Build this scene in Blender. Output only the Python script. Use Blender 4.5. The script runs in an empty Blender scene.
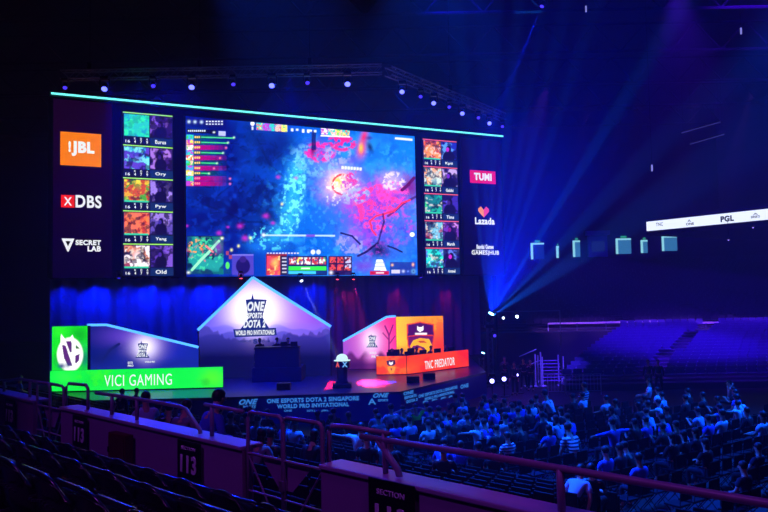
import bpy, bmesh, math, random
import numpy as np
from mathutils import Vector, Matrix
R = math.radians
SC = bpy.context.scene
COL = SC.collection
random.seed(7); RNG = np.random.RandomState(7)

# ------------------------------------------------------------------ camera
EYE = 5.45; FPX = 720.0; PIT = R(3.0); ROL = R(1.15)
cam_d = bpy.data.cameras.new('camera'); cam = bpy.data.objects.new('camera', cam_d); COL.objects.link(cam)
cam_d.sensor_width = 36; cam_d.lens = 36 * FPX / 768; cam_d.clip_end = 400; cam_d.clip_start = .05
cam.matrix_world = Matrix.Translation((0, 0, EYE)) @ Matrix.Rotation(R(90) + PIT, 4, 'X') @ Matrix.Rotation(-ROL, 4, 'Z')
SC.camera = cam
CP, SP, CR, SR = math.cos(PIT), math.sin(PIT), math.cos(ROL), math.sin(ROL)
def ray(px, py):
    a, b = px - 384, 256 - py
    x = CR * a + SR * b; y = -SR * a + CR * b
    x /= FPX; y /= FPX
    return Vector((x, CP - y * SP, SP + y * CP))
def project(X, Y, Z):
    Z = Z - EYE
    d = Y * CP + Z * SP; v = -Y * SP + Z * CP
    x = FPX * X / d; y = FPX * v / d
    return 384 + CR * x - SR * y, 256 - (SR * x + CR * y)
def on_z(px, py, z):
    r = ray(px, py); t = (z - EYE) / r.z
    return Vector((r.x * t, r.y * t, z))
def on_y(px, py, Y):
    r = ray(px, py); t = Y / r.y
    return Vector((r.x * t, Y, EYE + r.z * t))

# ------------------------------------------------------------------ materials
def lin(c, g=None):
    return tuple(((v / 255) / 12.92 if v / 255 <= .04045 else ((v / 255 + .055) / 1.055) ** 2.4) for v in c[:3])
MATS = {}
def mat(name, rgb=(20, 20, 20), rough=.6, metal=0, emit=None, es=1.0, noise=0, nscale=8, bump=0, spec=.5):
    if name in MATS: return MATS[name]
    m = bpy.data.materials.new(name); m.use_nodes = True
    nt = m.node_tree; b = nt.nodes['Principled BSDF']
    c = lin(rgb) + (1,)
    b.inputs['Base Color'].default_value = c
    b.inputs['Roughness'].default_value = rough; b.inputs['Metallic'].default_value = metal
    b.inputs['Specular IOR Level'].default_value = spec
    if noise or bump:
        tc = nt.nodes.new('ShaderNodeTexCoord'); n = nt.nodes.new('ShaderNodeTexNoise'); n.inputs['Scale'].default_value = nscale
        n.inputs['Detail'].default_value = 4
        nt.links.new(tc.outputs['Object'], n.inputs['Vector'])
        if noise:
            r = nt.nodes.new('ShaderNodeMapRange'); r.inputs['To Min'].default_value = 1 - noise; r.inputs['To Max'].default_value = 1 + noise
            nt.links.new(n.outputs['Fac'], r.inputs['Value'])
            mx = nt.nodes.new('ShaderNodeMix'); mx.data_type = 'RGBA'; mx.blend_type = 'MULTIPLY'; mx.inputs[0].default_value = 1
            mx.inputs[6].default_value = c; nt.links.new(r.outputs[0], mx.inputs[7]); nt.links.new(mx.outputs[2], b.inputs['Base Color'])
        if bump:
            bp = nt.nodes.new('ShaderNodeBump'); bp.inputs['Strength'].default_value = bump
            nt.links.new(n.outputs['Fac'], bp.inputs['Height']); nt.links.new(bp.outputs[0], b.inputs['Normal'])
    if emit is not None:
        b.inputs['Base Color'].default_value = (0, 0, 0, 1)
        b.inputs['Emission Color'].default_value = lin(emit) + (1,); b.inputs['Emission Strength'].default_value = es
    MATS[name] = m; return m
def led_mat(strength=1.0):
    k = 'led_pixels_%.2f' % strength
    if k in MATS: return MATS[k]
    m = bpy.data.materials.new(k); m.use_nodes = True; nt = m.node_tree; nt.nodes.clear()
    o = nt.nodes.new('ShaderNodeOutputMaterial'); e = nt.nodes.new('ShaderNodeEmission'); a = nt.nodes.new('ShaderNodeAttribute')
    a.attribute_name = 'pixels'; e.inputs['Strength'].default_value = strength
    nt.links.new(a.outputs['Color'], e.inputs['Color']); nt.links.new(e.outputs[0], o.inputs['Surface'])
    MATS[k] = m; return m
def glow(name, rgb, es=1.0): return mat(name, emit=rgb, es=es)

# ------------------------------------------------------------------ object helpers
def tag(o, label=None, cat=None, group=None, kind=None):
    if label: o['label'] = label
    if cat: o['category'] = cat
    if group: o['group'] = group
    if kind: o['kind'] = kind
    return o
def thing(name, label, cat, loc=(0, 0, 0), rz=0, group=None):
    o = bpy.data.objects.new(name, None); COL.objects.link(o); o.empty_display_size = .2
    o.location = loc; o.rotation_euler = (0, 0, rz); return tag(o, label, cat, group)
def link(name, me, m=None, parent=None, loc=None):
    o = bpy.data.objects.new(name, me); COL.objects.link(o)
    if m is not None and not me.materials: me.materials.append(m)
    if parent: o.parent = parent
    if loc is not None: o.location = loc
    return o
def copy_tree(o, parent=None, label=None, group=None):
    c = o.copy(); COL.objects.link(c); c.parent = parent
    if label: c['label'] = label
    if group: c['group'] = group
    for ch in o.children: copy_tree(ch, c)
    return c
def slotmat(o, m):
    if o.material_slots:
        o.material_slots[0].link = 'OBJECT'; o.material_slots[0].material = m
class MB:
    def __init__(s): s.bm = bmesh.new()
    def box(s, x0, x1, y0, y1, z0, z1, M=None, bev=0):
        r = bmesh.ops.create_cube(s.bm, size=1); vs = r['verts']
        for v in vs:
            v.co = Vector(((x0 + x1) / 2 + v.co.x * (x1 - x0), (y0 + y1) / 2 + v.co.y * (y1 - y0), (z0 + z1) / 2 + v.co.z * (z1 - z0)))
        if bev:
            es = list({e for v in vs for e in v.link_edges}); rr = bmesh.ops.bevel(s.bm, geom=es, offset=bev, segments=2, affect='EDGES', profile=.5); vs = list({v for f in rr['faces'] for v in f.verts} | {v for v in vs if v.is_valid})
        if M: bmesh.ops.transform(s.bm, matrix=M, verts=vs)
        return s
    def tube(s, pts, r, n=8, caps=True, r2=None):
        pts = [Vector(p) for p in pts]; rings = []; L = len(pts)
        for i, p in enumerate(pts):
            d = (pts[min(i + 1, L - 1)] - pts[max(i - 1, 0)]).normalized()
            up = Vector((0, 0, 1)) if abs(d.z) < .9 else Vector((1, 0, 0))
            a = d.cross(up).normalized(); b = d.cross(a).normalized()
            rr = r if r2 is None else r + (r2 - r) * i / max(1, L - 1)
            rings.append([s.bm.verts.new(p + (a * math.cos(t) + b * math.sin(t)) * rr) for t in [2 * math.pi * k / n for k in range(n)]])
        for A, B in zip(rings, rings[1:]):
            for k in range(n): s.bm.faces.new((A[k], A[(k + 1) % n], B[(k + 1) % n], B[k]))
        if caps: s.bm.faces.new(rings[0]); s.bm.faces.new(rings[-1][::-1])
        return s
    def prism(s, pts, y0, y1):          # polygon in the xz plane
        a = [s.bm.verts.new((x, y0, z)) for x, z in pts]; b = [s.bm.verts.new((x, y1, z)) for x, z in pts]; n = len(a)
        s.bm.faces.new(a); s.bm.faces.new(b[::-1])
        for k in range(n): s.bm.faces.new((a[k], b[k], b[(k + 1) % n], a[(k + 1) % n]))
        return s
    def slab(s, pts, z0, z1):           # polygon in the xy plane
        a = [s.bm.verts.new((x, y, z0)) for x, y in pts]; b = [s.bm.verts.new((x, y, z1)) for x, y in pts]; n = len(a)
        s.bm.faces.new(a[::-1]); s.bm.faces.new(b)
        for k in range(n): s.bm.faces.new((a[k], a[(k + 1) % n], b[(k + 1) % n], b[k]))
        return s
    def lathe(s, prof, n=20, c=(0, 0, 0)):
        rings = [[s.bm.verts.new((c[0] + r * math.cos(2 * math.pi * k / n), c[1] + r * math.sin(2 * math.pi * k / n), c[2] + z)) for k in range(n)] for r, z in prof]
        for A, B in zip(rings, rings[1:]):
            for k in range(n): s.bm.faces.new((A[k], A[(k + 1) % n], B[(k + 1) % n], B[k]))
        s.bm.faces.new(rings[0][::-1]); s.bm.faces.new(rings[-1]); return s
    def ball(s, c, r, seg=12, sc=(1, 1, 1)):
        M = Matrix.Translation(c) @ Matrix.Diagonal((sc[0], sc[1], sc[2], 1))
        bmesh.ops.create_uvsphere(s.bm, u_segments=seg, v_segments=max(6, seg * 2 // 3), radius=r, matrix=M); return s
    def quad(s, a, b, c, d): s.bm.faces.new([s.bm.verts.new(p) for p in (a, b, c, d)]); return s
    def mesh(s, name, m=None, smooth=False):
        bmesh.ops.recalc_face_normals(s.bm, faces=s.bm.faces)
        me = bpy.data.meshes.new(name); s.bm.to_mesh(me); s.bm.free()
        if smooth:
            for p in me.polygons: p.use_smooth = True
        if m is not None: me.materials.append(m)
        return me
    def build(s, name, m, parent=None, smooth=False, loc=None): return link(name, s.mesh(name, m, smooth), None, parent, loc)

class Frame:                            # a vertical plane: u along it, d away from the viewer, z up
    def __init__(s, p, ang): s.p = Vector((p[0], p[1])); s.ang = ang; s.du = Vector((math.cos(ang), math.sin(ang))); s.dn = Vector((-math.sin(ang), math.cos(ang)))
    def uv(s, px, py, d=0):
        r = ray(px, py); o = s.p + s.dn * d; t = o.dot(s.dn) / Vector((r.x, r.y)).dot(s.dn)
        q = Vector((r.x, r.y)) * t
        return (q - s.p).dot(s.du), EYE + r.z * t
    def world(s, u, d, z): q = s.p + s.du * u + s.dn * d; return Vector((q.x, q.y, z))
    def thing(s, name, label, cat, group=None): return thing(name, label, cat, (s.p.x, s.p.y, 0), s.ang, group)
    def rect(s, x0, y0, x1, y1):        # pixel box -> u0,u1,z0,z1
        xm, ym = (x0 + x1) / 2, (y0 + y1) / 2
        return s.uv(x0, ym)[0], s.uv(x1, ym)[0], s.uv(xm, y1)[1], s.uv(xm, y0)[1]
def frame_between(a, b):
    return Frame((a.x, a.y), math.atan2(b.y - a.y, b.x - a.x))

def text_mesh(s, bold=0, shear=0, ext=.004):
    cu = bpy.data.curves.new('t', 'FONT'); cu.body = s; cu.offset = bold; cu.shear = shear; cu.extrude = ext; cu.resolution_u = 4
    cu.align_x = 'CENTER'; cu.space_character = 1.1
    o = bpy.data.objects.new('t', cu); COL.objects.link(o)
    dg = bpy.context.evaluated_depsgraph_get(); me = bpy.data.meshes.new_from_object(o.evaluated_get(dg))
    bpy.data.objects.remove(o); bpy.data.curves.remove(cu); return me
def text(parent, s, u0, u1, z0, z1, d, m, bold=.02, shear=0, name='lettering', rot=0):
    me = text_mesh(s, bold, shear)
    co = np.array([v.co[:] for v in me.vertices]); lo, hi = co.min(0), co.max(0)
    sx = (u1 - u0) / (hi[0] - lo[0]); sy = (z1 - z0) / (hi[1] - lo[1]); cu, cz = (u0 + u1) / 2, (z0 + z1) / 2
    c, s_ = math.cos(rot), math.sin(rot)
    for v in me.vertices:
        x = (v.co.x - (lo[0] + hi[0]) / 2) * sx; y = (v.co.y - (lo[1] + hi[1]) / 2) * sy
        v.co = Vector((cu + c * x - s_ * y, d - v.co.z, cz + s_ * x + c * y))
    me.name = name; me.materials.clear(); me.materials.append(m)
    return link(name, me, None, parent)

# ------------------------------------------------------------------ LED pictures (pixels of a screen, as vertex colours)
def vnoise(x, y, seed):
    rs = np.random.RandomState(seed); T = rs.rand(64, 64)
    xi = np.floor(x).astype(int); yi = np.floor(y).astype(int); fx = x - xi; fy = y - yi
    fx = fx * fx * (3 - 2 * fx); fy = fy * fy * (3 - 2 * fy)
    g = lambda a, b: T[a % 64, b % 64]
    return (g(xi, yi) * (1 - fx) + g(xi + 1, yi) * fx) * (1 - fy) + (g(xi, yi + 1) * (1 - fx) + g(xi + 1, yi + 1) * fx) * fy
class Canvas:
    def __init__(s, F, u0, u1, z0, z1, nx, ny, d=0, top=None):
        s.F, s.nx, s.ny = F, nx, ny
        U = np.linspace(u0, u1, nx); V = np.linspace(0, 1, ny)
        s.U, s.V = np.meshgrid(U, V)
        zt = np.array([z1 if top is None else top(u) for u in U])[None, :]
        s.Z = z0 + s.V * (zt - z0); s.D = d
        wx = F.p.x + F.du.x * s.U + F.dn.x * d; wy = F.p.y + F.du.y * s.U + F.dn.y * d
        s.x, s.y = project(wx, wy, s.Z)
        s.c = np.zeros(s.x.shape + (3,))
    def _mix(s, a, col):
        a = a[..., None]; s.c = s.c * (1 - a) + np.array(lin(col)) * a; return s
    def fill(s, col): s.c[:] = lin(col); return s
    def grad(s, p0, c0, p1, c1):
        dx, dy = p1[0] - p0[0], p1[1] - p0[1]; t = ((s.x - p0[0]) * dx + (s.y - p0[1]) * dy) / (dx * dx + dy * dy)
        t = np.clip(t, 0, 1)[..., None]; s.c = np.array(lin(c0)) * (1 - t) + np.array(lin(c1)) * t; return s
    def blob(s, cx, cy, rx, ry, col, a=1, ang=0, hard=False, wob=0, seed=3):
        c, n = math.cos(R(ang)), math.sin(R(ang)); x, y = s.x - cx, s.y - cy
        q = ((c * x + n * y) / rx) ** 2 + ((-n * x + c * y) / ry) ** 2
        if wob: q = q * (1 + wob * (s.noise(4, seed) - .5) * 2)
        return s._mix(a * (np.clip((1.15 - q) * 4, 0, 1) if hard else np.exp(-q * 1.3)), col)
    def rect(s, x0, y0, x1, y1, col, sl=0, a=1):
        y = s.y - sl * (s.x - x0); e = .35
        m = np.clip((s.x - x0) / e + .5, 0, 1) * np.clip((x1 - s.x) / e + .5, 0, 1) * np.clip((y - y0) / e + .5, 0, 1) * np.clip((y1 - y) / e + .5, 0, 1)
        return s._mix(a * m, col)
    def seg(s, x0, y0, x1, y1, w, col, a=1):
        dx, dy = x1 - x0, y1 - y0; L = dx * dx + dy * dy + 1e-9; t = np.clip(((s.x - x0) * dx + (s.y - y0) * dy) / L, 0, 1)
        q = ((s.x - x0 - t * dx) ** 2 + (s.y - y0 - t * dy) ** 2) ** .5
        return s._mix(a * np.clip((w - q) / .6 + .5, 0, 1), col)
    def line(s, pts, w, col, a=1):
        for p, q in zip(pts, pts[1:]): s.seg(*p, *q, w, col, a)
        return s
    def poly(s, pts, col, a=1):
        ins = np.zeros(s.x.shape, bool); n = len(pts)
        for i in range(n):
            (x1, y1), (x2, y2) = pts[i], pts[(i + 1) % n]
            if y1 == y2: continue
            ins ^= ((y1 > s.y) != (y2 > s.y)) & (s.x < (x2 - x1) * (s.y - y1) / (y2 - y1) + x1)
        return s._mix(a * ins.astype(float), col)
    def noise(s, sc, seed):
        x, y = s.x / sc, s.y / sc
        return vnoise(x, y, seed) * .55 + vnoise(x * 2.1, y * 2.1, seed + 1) * .3 + vnoise(x * 4.3, y * 4.3, seed + 2) * .15
    def speck(s, region, sc, seed, thr, col, a=1, soft=.1):
        n = s.noise(sc, seed); cx, cy, rx, ry, ang = region
        c, k = math.cos(R(ang)), math.sin(R(ang)); x, y = s.x - cx, s.y - cy
        q = ((c * x + k * y) / rx) ** 2 + ((-k * x + c * y) / ry) ** 2
        return s._mix(a * np.clip((n - thr) / soft, 0, 1) * np.clip((1.3 - q) * 2, 0, 1), col)
    def portrait(s, x0, y0, x1, y1, cols, seed, sl=0):
        s.rect(x0, y0, x1, y1, cols[0], sl)
        yy = s.y - sl * (s.x - x0); m = ((s.x >= x0) & (s.x <= x1) & (yy >= y0) & (yy <= y1)).astype(float)
        w = x1 - x0
        for i, cc in enumerate(cols[1:]):
            s._mix(m * np.clip((s.noise(max(2.0, w / 3.2), seed + 11 * i) - .5) / .06, 0, 1), cc)
        return s
    def build(s, name, parent, strength=1.0, mod=None):
        nx, ny = s.nx, s.ny
        co = np.stack([s.U, np.full_like(s.U, s.D), s.Z], -1).reshape(-1, 3)
        i = np.arange(nx * ny).reshape(ny, nx)
        f = np.stack([i[:-1, :-1], i[:-1, 1:], i[1:, 1:], i[1:, :-1]], -1).reshape(-1, 4)
        me = bpy.data.meshes.new(name); me.from_pydata(co.tolist(), [], f.tolist()); me.update()
        at = me.color_attributes.new('pixels', 'FLOAT_COLOR', 'POINT')
        rgba = np.concatenate([s.c.reshape(-1, 3), np.ones((nx * ny, 1))], 1).astype(np.float32)
        at.data.foreach_set('color', rgba.ravel())
        return link(name, me, led_mat(strength), parent)

# ------------------------------------------------------------------ light helpers
def spot(loc, target, watts, rgb, cone, blend=.4, r=.08, name='stage_lamp_light'):
    l = bpy.data.lights.new(name, 'SPOT'); l.energy = watts; l.color = lin(rgb); l.spot_size = R(cone); l.spot_blend = blend; l.shadow_soft_size = r
    o = bpy.data.objects.new(name, l); COL.objects.link(o); o.location = loc
    o.rotation_euler = (Vector(target) - Vector(loc)).to_track_quat('-Z', 'Y').to_euler(); return o
# ================================================================== materials in use
black = mat('black_paint', (14, 14, 16), .55); blackm = mat('black_metal', (18, 18, 22), .35, .8)
steel = mat('truss_aluminium', (120, 122, 130), .35, .9)
DK = 1.2                                # stage deck height
LED = Frame((ray(185, 293).x * 40 / ray(185, 293).y, 40), R(26))
# ================================================================== the setting
fl = MB().box(-60, 62, -6, 96, -.3, 0).build('floor', mat('arena_floor', (6, 6, 9), .7, noise=.3, nscale=.6)); tag(fl, kind='structure')
cl = MB().box(-60, 62, -6, 96, 27, 27.3).build('ceiling', mat('arena_roof', (22, 22, 30), .8)); tag(cl, kind='structure')
for nm, a in (('wall_left', (-60, -59.5, -6, 96)), ('wall_right', (62, 62.5, -6, 96)), ('wall_back', (-60, 62, 96, 96.5)), ('wall_near', (-60, 62, -6.5, -6))):
    w = MB().box(*a, 0, 27).build(nm, mat('arena_wall', (26, 24, 38), .8)); tag(w, kind='structure')
for k in range(9):                      # roof girders
    y = 22 + k * 8.5
    b = MB()
    for z in (24.2, 26.4): b.tube([(-59, y, z), (61, y, z)], .12, 6)
    for i in range(60):
        x = -59 + i * 2; b.tube([(x, y, 24.2 if i % 2 else 26.4), (x + 2, y, 26.4 if i % 2 else 24.2)], .06, 4)
    g = b.build('trim_%d' % (k + 1), mat('roof_steel', (24, 25, 32), .7)); tag(g, kind='structure')

# ---- stage deck with its printed skirt
dpx = [(-40, 405), (20, 402), (232, 397), (400, 391.5), (486, 372)]
dp = [on_z(x, y, DK) for x, y in dpx]
b1 = LED.world(LED.uv(474, 300)[0], .9, 0); b0 = LED.world(LED.uv(20, 300)[0] - 6, .9, 0)
poly = [(p.x, p.y) for p in dp] + [(b1.x, b1.y), (b0.x, b0.y)]
stage = thing('stage_platform', 'wide dark blue stage platform with a printed banner skirt along its front', 'stage', (0, 0, 0))
MB().slab(poly, DK - .12, DK).build('deck', mat('stage_deck', (66, 62, 78), .32, noise=.15, nscale=1.5), stage)
skirt = mat('skirt_print', (30, 42, 135), .5, noise=.2, nscale=1)
tx = glow('skirt_print_cyan', (60, 140, 240), .75)  # printed lettering made to glow, its brightness put into the material
def skirt_panel(p, q):
    F = frame_between(p, q); L = (q - p).length
    o = MB().box(0, L, -.02, .05, 0, DK - .12).build('skirt_banner', skirt, stage); o.location = (p.x, p.y, 0); o.rotation_euler.z = F.ang
    return F, o
F1, s1 = skirt_panel(dp[1], dp[2]); F2, s2 = skirt_panel(dp[2], dp[3]); F3, s3 = skirt_panel(dp[3], dp[4])
def ptext(F, par, s, x0, y0, x1, y1, m, bold=.02, d=-.03, shear=0, name='lettering', rot=0):
    u0, u1, z0, z1 = F.rect(x0, y0, x1, y1)
    return text(par, s, u0, u1, z0, z1, d, m, bold, shear, name, rot)
ptext(F2, s2, 'ONE', 239, 399, 258, 404.5, tx, .04, shear=.4); ptext(F2, s2, 'ESPORTS', 238, 405.5, 256, 408.5, tx, .03, shear=.3)
ptext(F2, s2, 'ONE ESPORTS DOTA 2 SINGAPORE', 267, 397.3, 359, 401.8, tx, .04)
ptext(F2, s2, 'WORLD PRO INVITATIONAL', 277, 403.2, 349, 407.4, tx, .04)
for x in (288, 311, 325): ptext(F2, s2, 'ONE' if x == 288 else 'DOTA 2' if x == 311 else 'JBL', x - 4, 409.6, x + 4, 411.6, tx, .02)
ptext(F2, s2, 'ONE', 373, 392.8, 389, 397.5, tx, .04, shear=.4); ptext(F2, s2, 'ESPORTS', 378, 399, 388, 401.4, tx, .03)
ptext(F2, s2, 'A', 368, 398.5, 376, 404.5, tx, .02)
ptext(F3, s3, 'ONE', 403, 391, 413, 394.5, tx, .03); ptext(F3, s3, 'ESPORTS', 404, 395.2, 416, 398, tx, .03); ptext(F3, s3, 'DOTA 2', 406, 399, 417, 402, tx, .03)
ptext(F3, s3, 'ONE ESPORTS DOTA 2 SINGAPORE', 418, 390, 457, 393.2, tx, .02); ptext(F3, s3, 'WORLD PRO INVITATIONAL', 424, 394, 454, 396.8, tx, .02)
ptext(F3, s3, 'ONE', 460, 384, 468, 388, tx, .03)
for x in (425, 434, 443, 451): ptext(F3, s3, 'JBL', x - 3, 400.5 - (x - 425) * .2, x + 3, 402.5 - (x - 425) * .2, tx, .02)

# ---- wall that carries the LED screens (scaffold covered in black)
uL, uR = LED.uv(48, 180)[0], LED.uv(505, 180)[0]
zb = (LED.uv(150, 277)[1] + LED.uv(440, 275)[1]) / 2
zt = (LED.uv(52, 92)[1] + LED.uv(502, 136)[1]) / 2
w = thing('wall_stage', None, None, (LED.p.x, LED.p.y, 0), LED.ang); w['kind'] = 'structure'
MB().box(uL, uR, .25, 1.0, zb, zt + .2).build('wall_stage_cladding', mat('wall_cloth', (24, 24, 34), .9), w)
for k in range(9):
    u = uL + .5 + k * (uR - uL - 1) / 8
    MB().box(u - .1, u + .1, .8, 1.0, 0, zb).build('trim_%d' % (20 + k), blackm, w)
for c in w.children: c['kind'] = 'structure'

strip = LED.thing('light_strip', 'long glowing cyan light strip above the whole row of screens', 'light strip')
s0, s1_ = LED.uv(51, 93.5), LED.uv(502, 136.8); zs = (s0[1] + s1_[1]) / 2
MB().tube([(s0[0], -.12, s0[1] * .5 + zs * .5), (s1_[0], -.12, s1_[1] * .5 + zs * .5)], .055, 8).build('glowing_tube', glow('cyan_tube', (110, 240, 235), 1.5), strip)
MB().box(s0[0] - .1, s1_[0] + .1, -.04, .24, zs - .12, zs + .12).build('housing', black, strip)

def screen_body(F, u0, u1, z0, z1, t, d0=.02, d1=.22): return MB().box(u0 - .06, u1 + .06, d0, d1, z0 - .06, z1 + .06).build('cabinet', black, t)

# ---- main screen
main = LED.thing('main_led_screen', 'huge centre LED screen showing a blue and magenta game map', 'screen')
mu0, mu1 = LED.uv(186, 200)[0], LED.uv(416, 200)[0]
mz0 = (LED.uv(187, 276)[1] + LED.uv(417, 276)[1]) / 2; mz1 = (LED.uv(185, 117)[1] + LED.uv(415, 135.5)[1]) / 2
K = Canvas(LED, mu0, mu1, mz0, mz1, 470, 320)
K.grad((235, 200), (2, 20, 128), (345, 190), (2, 108, 225))
n = K.noise(22, 5); K._mix(np.clip((n - .45) * 2, 0, .4), (4, 62, 195))
for (x, y, rx, ry, a, g) in [(270, 150, 30, 18, .85, 30), (215, 165, 26, 14, .5, 0), (225, 205, 38, 12, .75, 15), (262, 192, 26, 12, .7, 20), (200, 190, 14, 16, .6, 0), (284, 140, 12, 20, .7, -30), (240, 225, 30, 8, .6, 12), (198, 222, 12, 10, .5, 0), (262, 212, 16, 7, .6, 20), (215, 130, 26, 8, .4, 10)]:
    K.blob(x, y, rx, ry, (4, 6, 78), a, g, wob=.6, seed=int(x))
K.speck((240, 190, 60, 60, 0), 9, 41, .55, (5, 6, 82), .65)
K.speck((235, 200, 60, 60, 0), 5, 91, .62, (6, 60, 190), .4)
K.speck((230, 160, 40, 40, 0), 11, 95, .6, (4, 50, 180), .4)
K.line([(262, 150), (270, 165), (283, 176), (290, 190)], .8, (3, 3, 60), .5).line([(205, 205), (225, 212), (248, 222), (262, 222)], .9, (4, 4, 66), .5).line([(284, 215), (277, 208), (262, 203)], .6, (4, 4, 66), .6)
for q_ in range(26):
    ax, ay = 205 + 75 * RNG.rand(), 140 + 90 * RNG.rand(); K.line([(ax, ay), (ax + RNG.uniform(-6, 8), ay + RNG.uniform(-4, 6)), (ax + RNG.uniform(-10, 14), ay + RNG.uniform(-8, 9))], .7, (4, 6, 80), .45)
for q_ in range(30):
    ax, ay = 200 + 95 * RNG.rand(), 160 + 85 * RNG.rand(); K.blob(ax, ay, RNG.uniform(2, 6), RNG.uniform(1.5, 4), (8, 70, 205), .3, RNG.uniform(-60, 60), wob=.6, seed=q_)
# azure river and cyan reef
K.blob(345, 205, 40, 60, (10, 120, 225), .8); K.blob(318, 225, 30, 25, (10, 100, 215), .8); K.blob(400, 150, 26, 22, (20, 125, 225), .7)
K.blob(293, 192, 11, 36, (30, 150, 235), .9, 10, wob=.5); K.blob(298, 178, 8, 18, (60, 205, 235), .9, wob=.6); K.blob(290, 215, 7, 18, (50, 190, 230), .9, 14, wob=.6)
K.blob(275, 236, 12, 8, (40, 165, 225), .8, -30, wob=.6); K.blob(258, 246, 14, 7, (20, 110, 220), .8, wob=.5); K.blob(322, 168, 18, 9, (80, 150, 225), .6, 15)
K.speck((355, 210, 75, 75, 0), 12, 201, .52, (40, 155, 245), .55, .2); K.speck((350, 205, 80, 75, 0), 7, 205, .58, (8, 70, 190), .5, .2); K.speck((350, 205, 80, 75, 0), 4, 209, .6, (60, 170, 245), .35)
K.speck((293, 198, 11, 42, 8), 3.2, 12, .5, (120, 245, 235), .75); K.speck((270, 238, 20, 12, 0), 3, 13, .55, (90, 220, 235), .7); K.speck((293, 195, 10, 42, 8), 3, 17, .6, (10, 90, 190), .6)
K.speck((315, 160, 24, 16, 10), 3, 77, .5, (110, 190, 240), .6)
# magenta foliage, top
K.blob(320, 152, 13, 9, (150, 60, 190), .85, wob=.6); K.speck((320, 152, 15, 10, 0), 3, 21, .45, (235, 40, 160), .95); K.speck((342, 143, 14, 8, 10), 3, 22, .45, (230, 30, 130), .95)
K.speck((338, 155, 14, 10, 0), 3.4, 23, .55, (150, 170, 240), .8); K.blob(352, 160, 6, 6, (90, 60, 200), .6)
K.rect(311.5, 131, 316, 150, (14, 10, 80), a=.85); K.blob(313, 150, 3, 7, (10, 8, 70), .8)
# ring of light
K.blob(341, 186, 19, 17, (235, 130, 205), .95, wob=.5); K.blob(339, 184, 12, 12, (255, 236, 190), 1, wob=.3); K.blob(338, 181, 6, 5, (255, 205, 90), 1)
for k in range(26):
    t0, t1 = R(40 + k * 10.5), R(40 + (k + 1) * 10.5)
    K.seg(343 + 10.5 * math.cos(t0), 184.5 + 10 * math.sin(t0), 343 + 10.5 * math.cos(t1), 184.5 + 10 * math.sin(t1), .9, (225, 60, 60))
K.speck((349, 183, 9, 9, 0), 2.4, 31, .5, (190, 40, 190), .9); K.speck((342, 190, 19, 16, 0), 2.5, 32, .6, (255, 250, 240), .8); K.speck((352, 178, 6, 8, 0), 3, 34, .5, (230, 50, 150), .9)
for k in range(7): K.rect(341.5 + k * 3, 166 + .25 * k, 343.8 + k * 3, 169 + .25 * k, (235, 240, 245), a=.9)
# red figure on the lane
K.blob(361.5, 149, 4.6, 9, (235, 40, 70), 1, 10); K.blob(364, 137, 3.5, 8, (225, 40, 90), 1, 15); K.blob(361, 148, 2.4, 5, (255, 190, 60), 1); K.blob(370, 147, 3.5, 7, (14, 12, 70), .9, -20); K.blob(369, 138, 4, 2, (60, 30, 120), .8)
# lilac and magenta tree, right
K.blob(380, 215, 34, 34, (130, 60, 215), .6, wob=.3); K.blob(345, 205, 14, 12, (60, 90, 225), .5); K.speck((380, 215, 36, 36, 0), 4.5, 231, .5, (190, 60, 215), .7, .15); K.speck((395, 225, 24, 36, 0), 4, 235, .55, (60, 120, 240), .6)
K.blob(352, 240, 13, 9, (110, 110, 230), .8, 30, wob=.5); K.blob(366, 225, 16, 22, (120, 60, 215), .75, -20, wob=.5); K.blob(388, 235, 15, 24, (70, 80, 220), .55, wob=.4)
K.blob(368, 205, 19, 12, (190, 50, 190), .8, wob=.6); K.blob(388, 192, 18, 14, (200, 50, 190), .85, wob=.6); K.blob(393, 181, 12, 9, (190, 170, 240), .95, wob=.4)
K.blob(410, 187, 10, 12, (120, 20, 120), .9, -30, wob=.5); K.speck((378, 208, 24, 24, 30), 3.2, 51, .5, (250, 60, 150), .95); K.speck((392, 193, 16, 11, 0), 2.6, 52, .5, (255, 70, 190), .9); K.speck((393, 181, 12, 9, 0), 2.3, 53, .5, (235, 215, 250), .8)
K.speck((372, 232, 22, 24, 10), 3.2, 54, .55, (160, 90, 235), .7); K.speck((384, 222, 26, 30, 10), 2.6, 55, .6, (60, 60, 200), .6); K.speck((352, 245, 16, 10, 20), 2.6, 56, .5, (170, 160, 245), .6)
K.speck((355, 196, 14, 8, -10), 2.6, 57, .5, (160, 190, 245), .7); K.speck((400, 235, 14, 28, 0), 3.4, 58, .5, (40, 110, 235), .6)
K.line([(417, 196), (404, 203), (396, 210), (388, 216)], 1.1, (60, 10, 70), .8); K.line([(372, 230), (370, 221), (376, 216), (384, 214), (394, 211), (402, 203), (410, 200)], .9, (250, 50, 90)); K.line([(372, 230), (376, 235)], .9, (250, 50, 90))
K.line([(378, 243), (381, 232), (384, 222), (383, 214)], .9, (16, 8, 70), .8); K.line([(360, 244), (352, 236), (341, 233)], .9, (10, 10, 90)); K.line([(378, 243), (366, 252), (358, 256)], 1.1, (20, 10, 90))
K.blob(379, 250, 11, 8, (12, 8, 66), .95, wob=.6); K.line([(388, 246), (396, 249), (402, 252)], .8, (16, 8, 70)); K.speck((379, 250, 11, 8, 0), 2.4, 61, .6, (130, 50, 170), .8); K.line([(414, 178), (408, 185), (402, 190)], 1.6, (90, 10, 80))
K.blob(365, 266, 14, 7, (110, 60, 200), .8, wob=.4); K.blob(384, 140, 9, 6, (20, 90, 210), .6)
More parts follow.
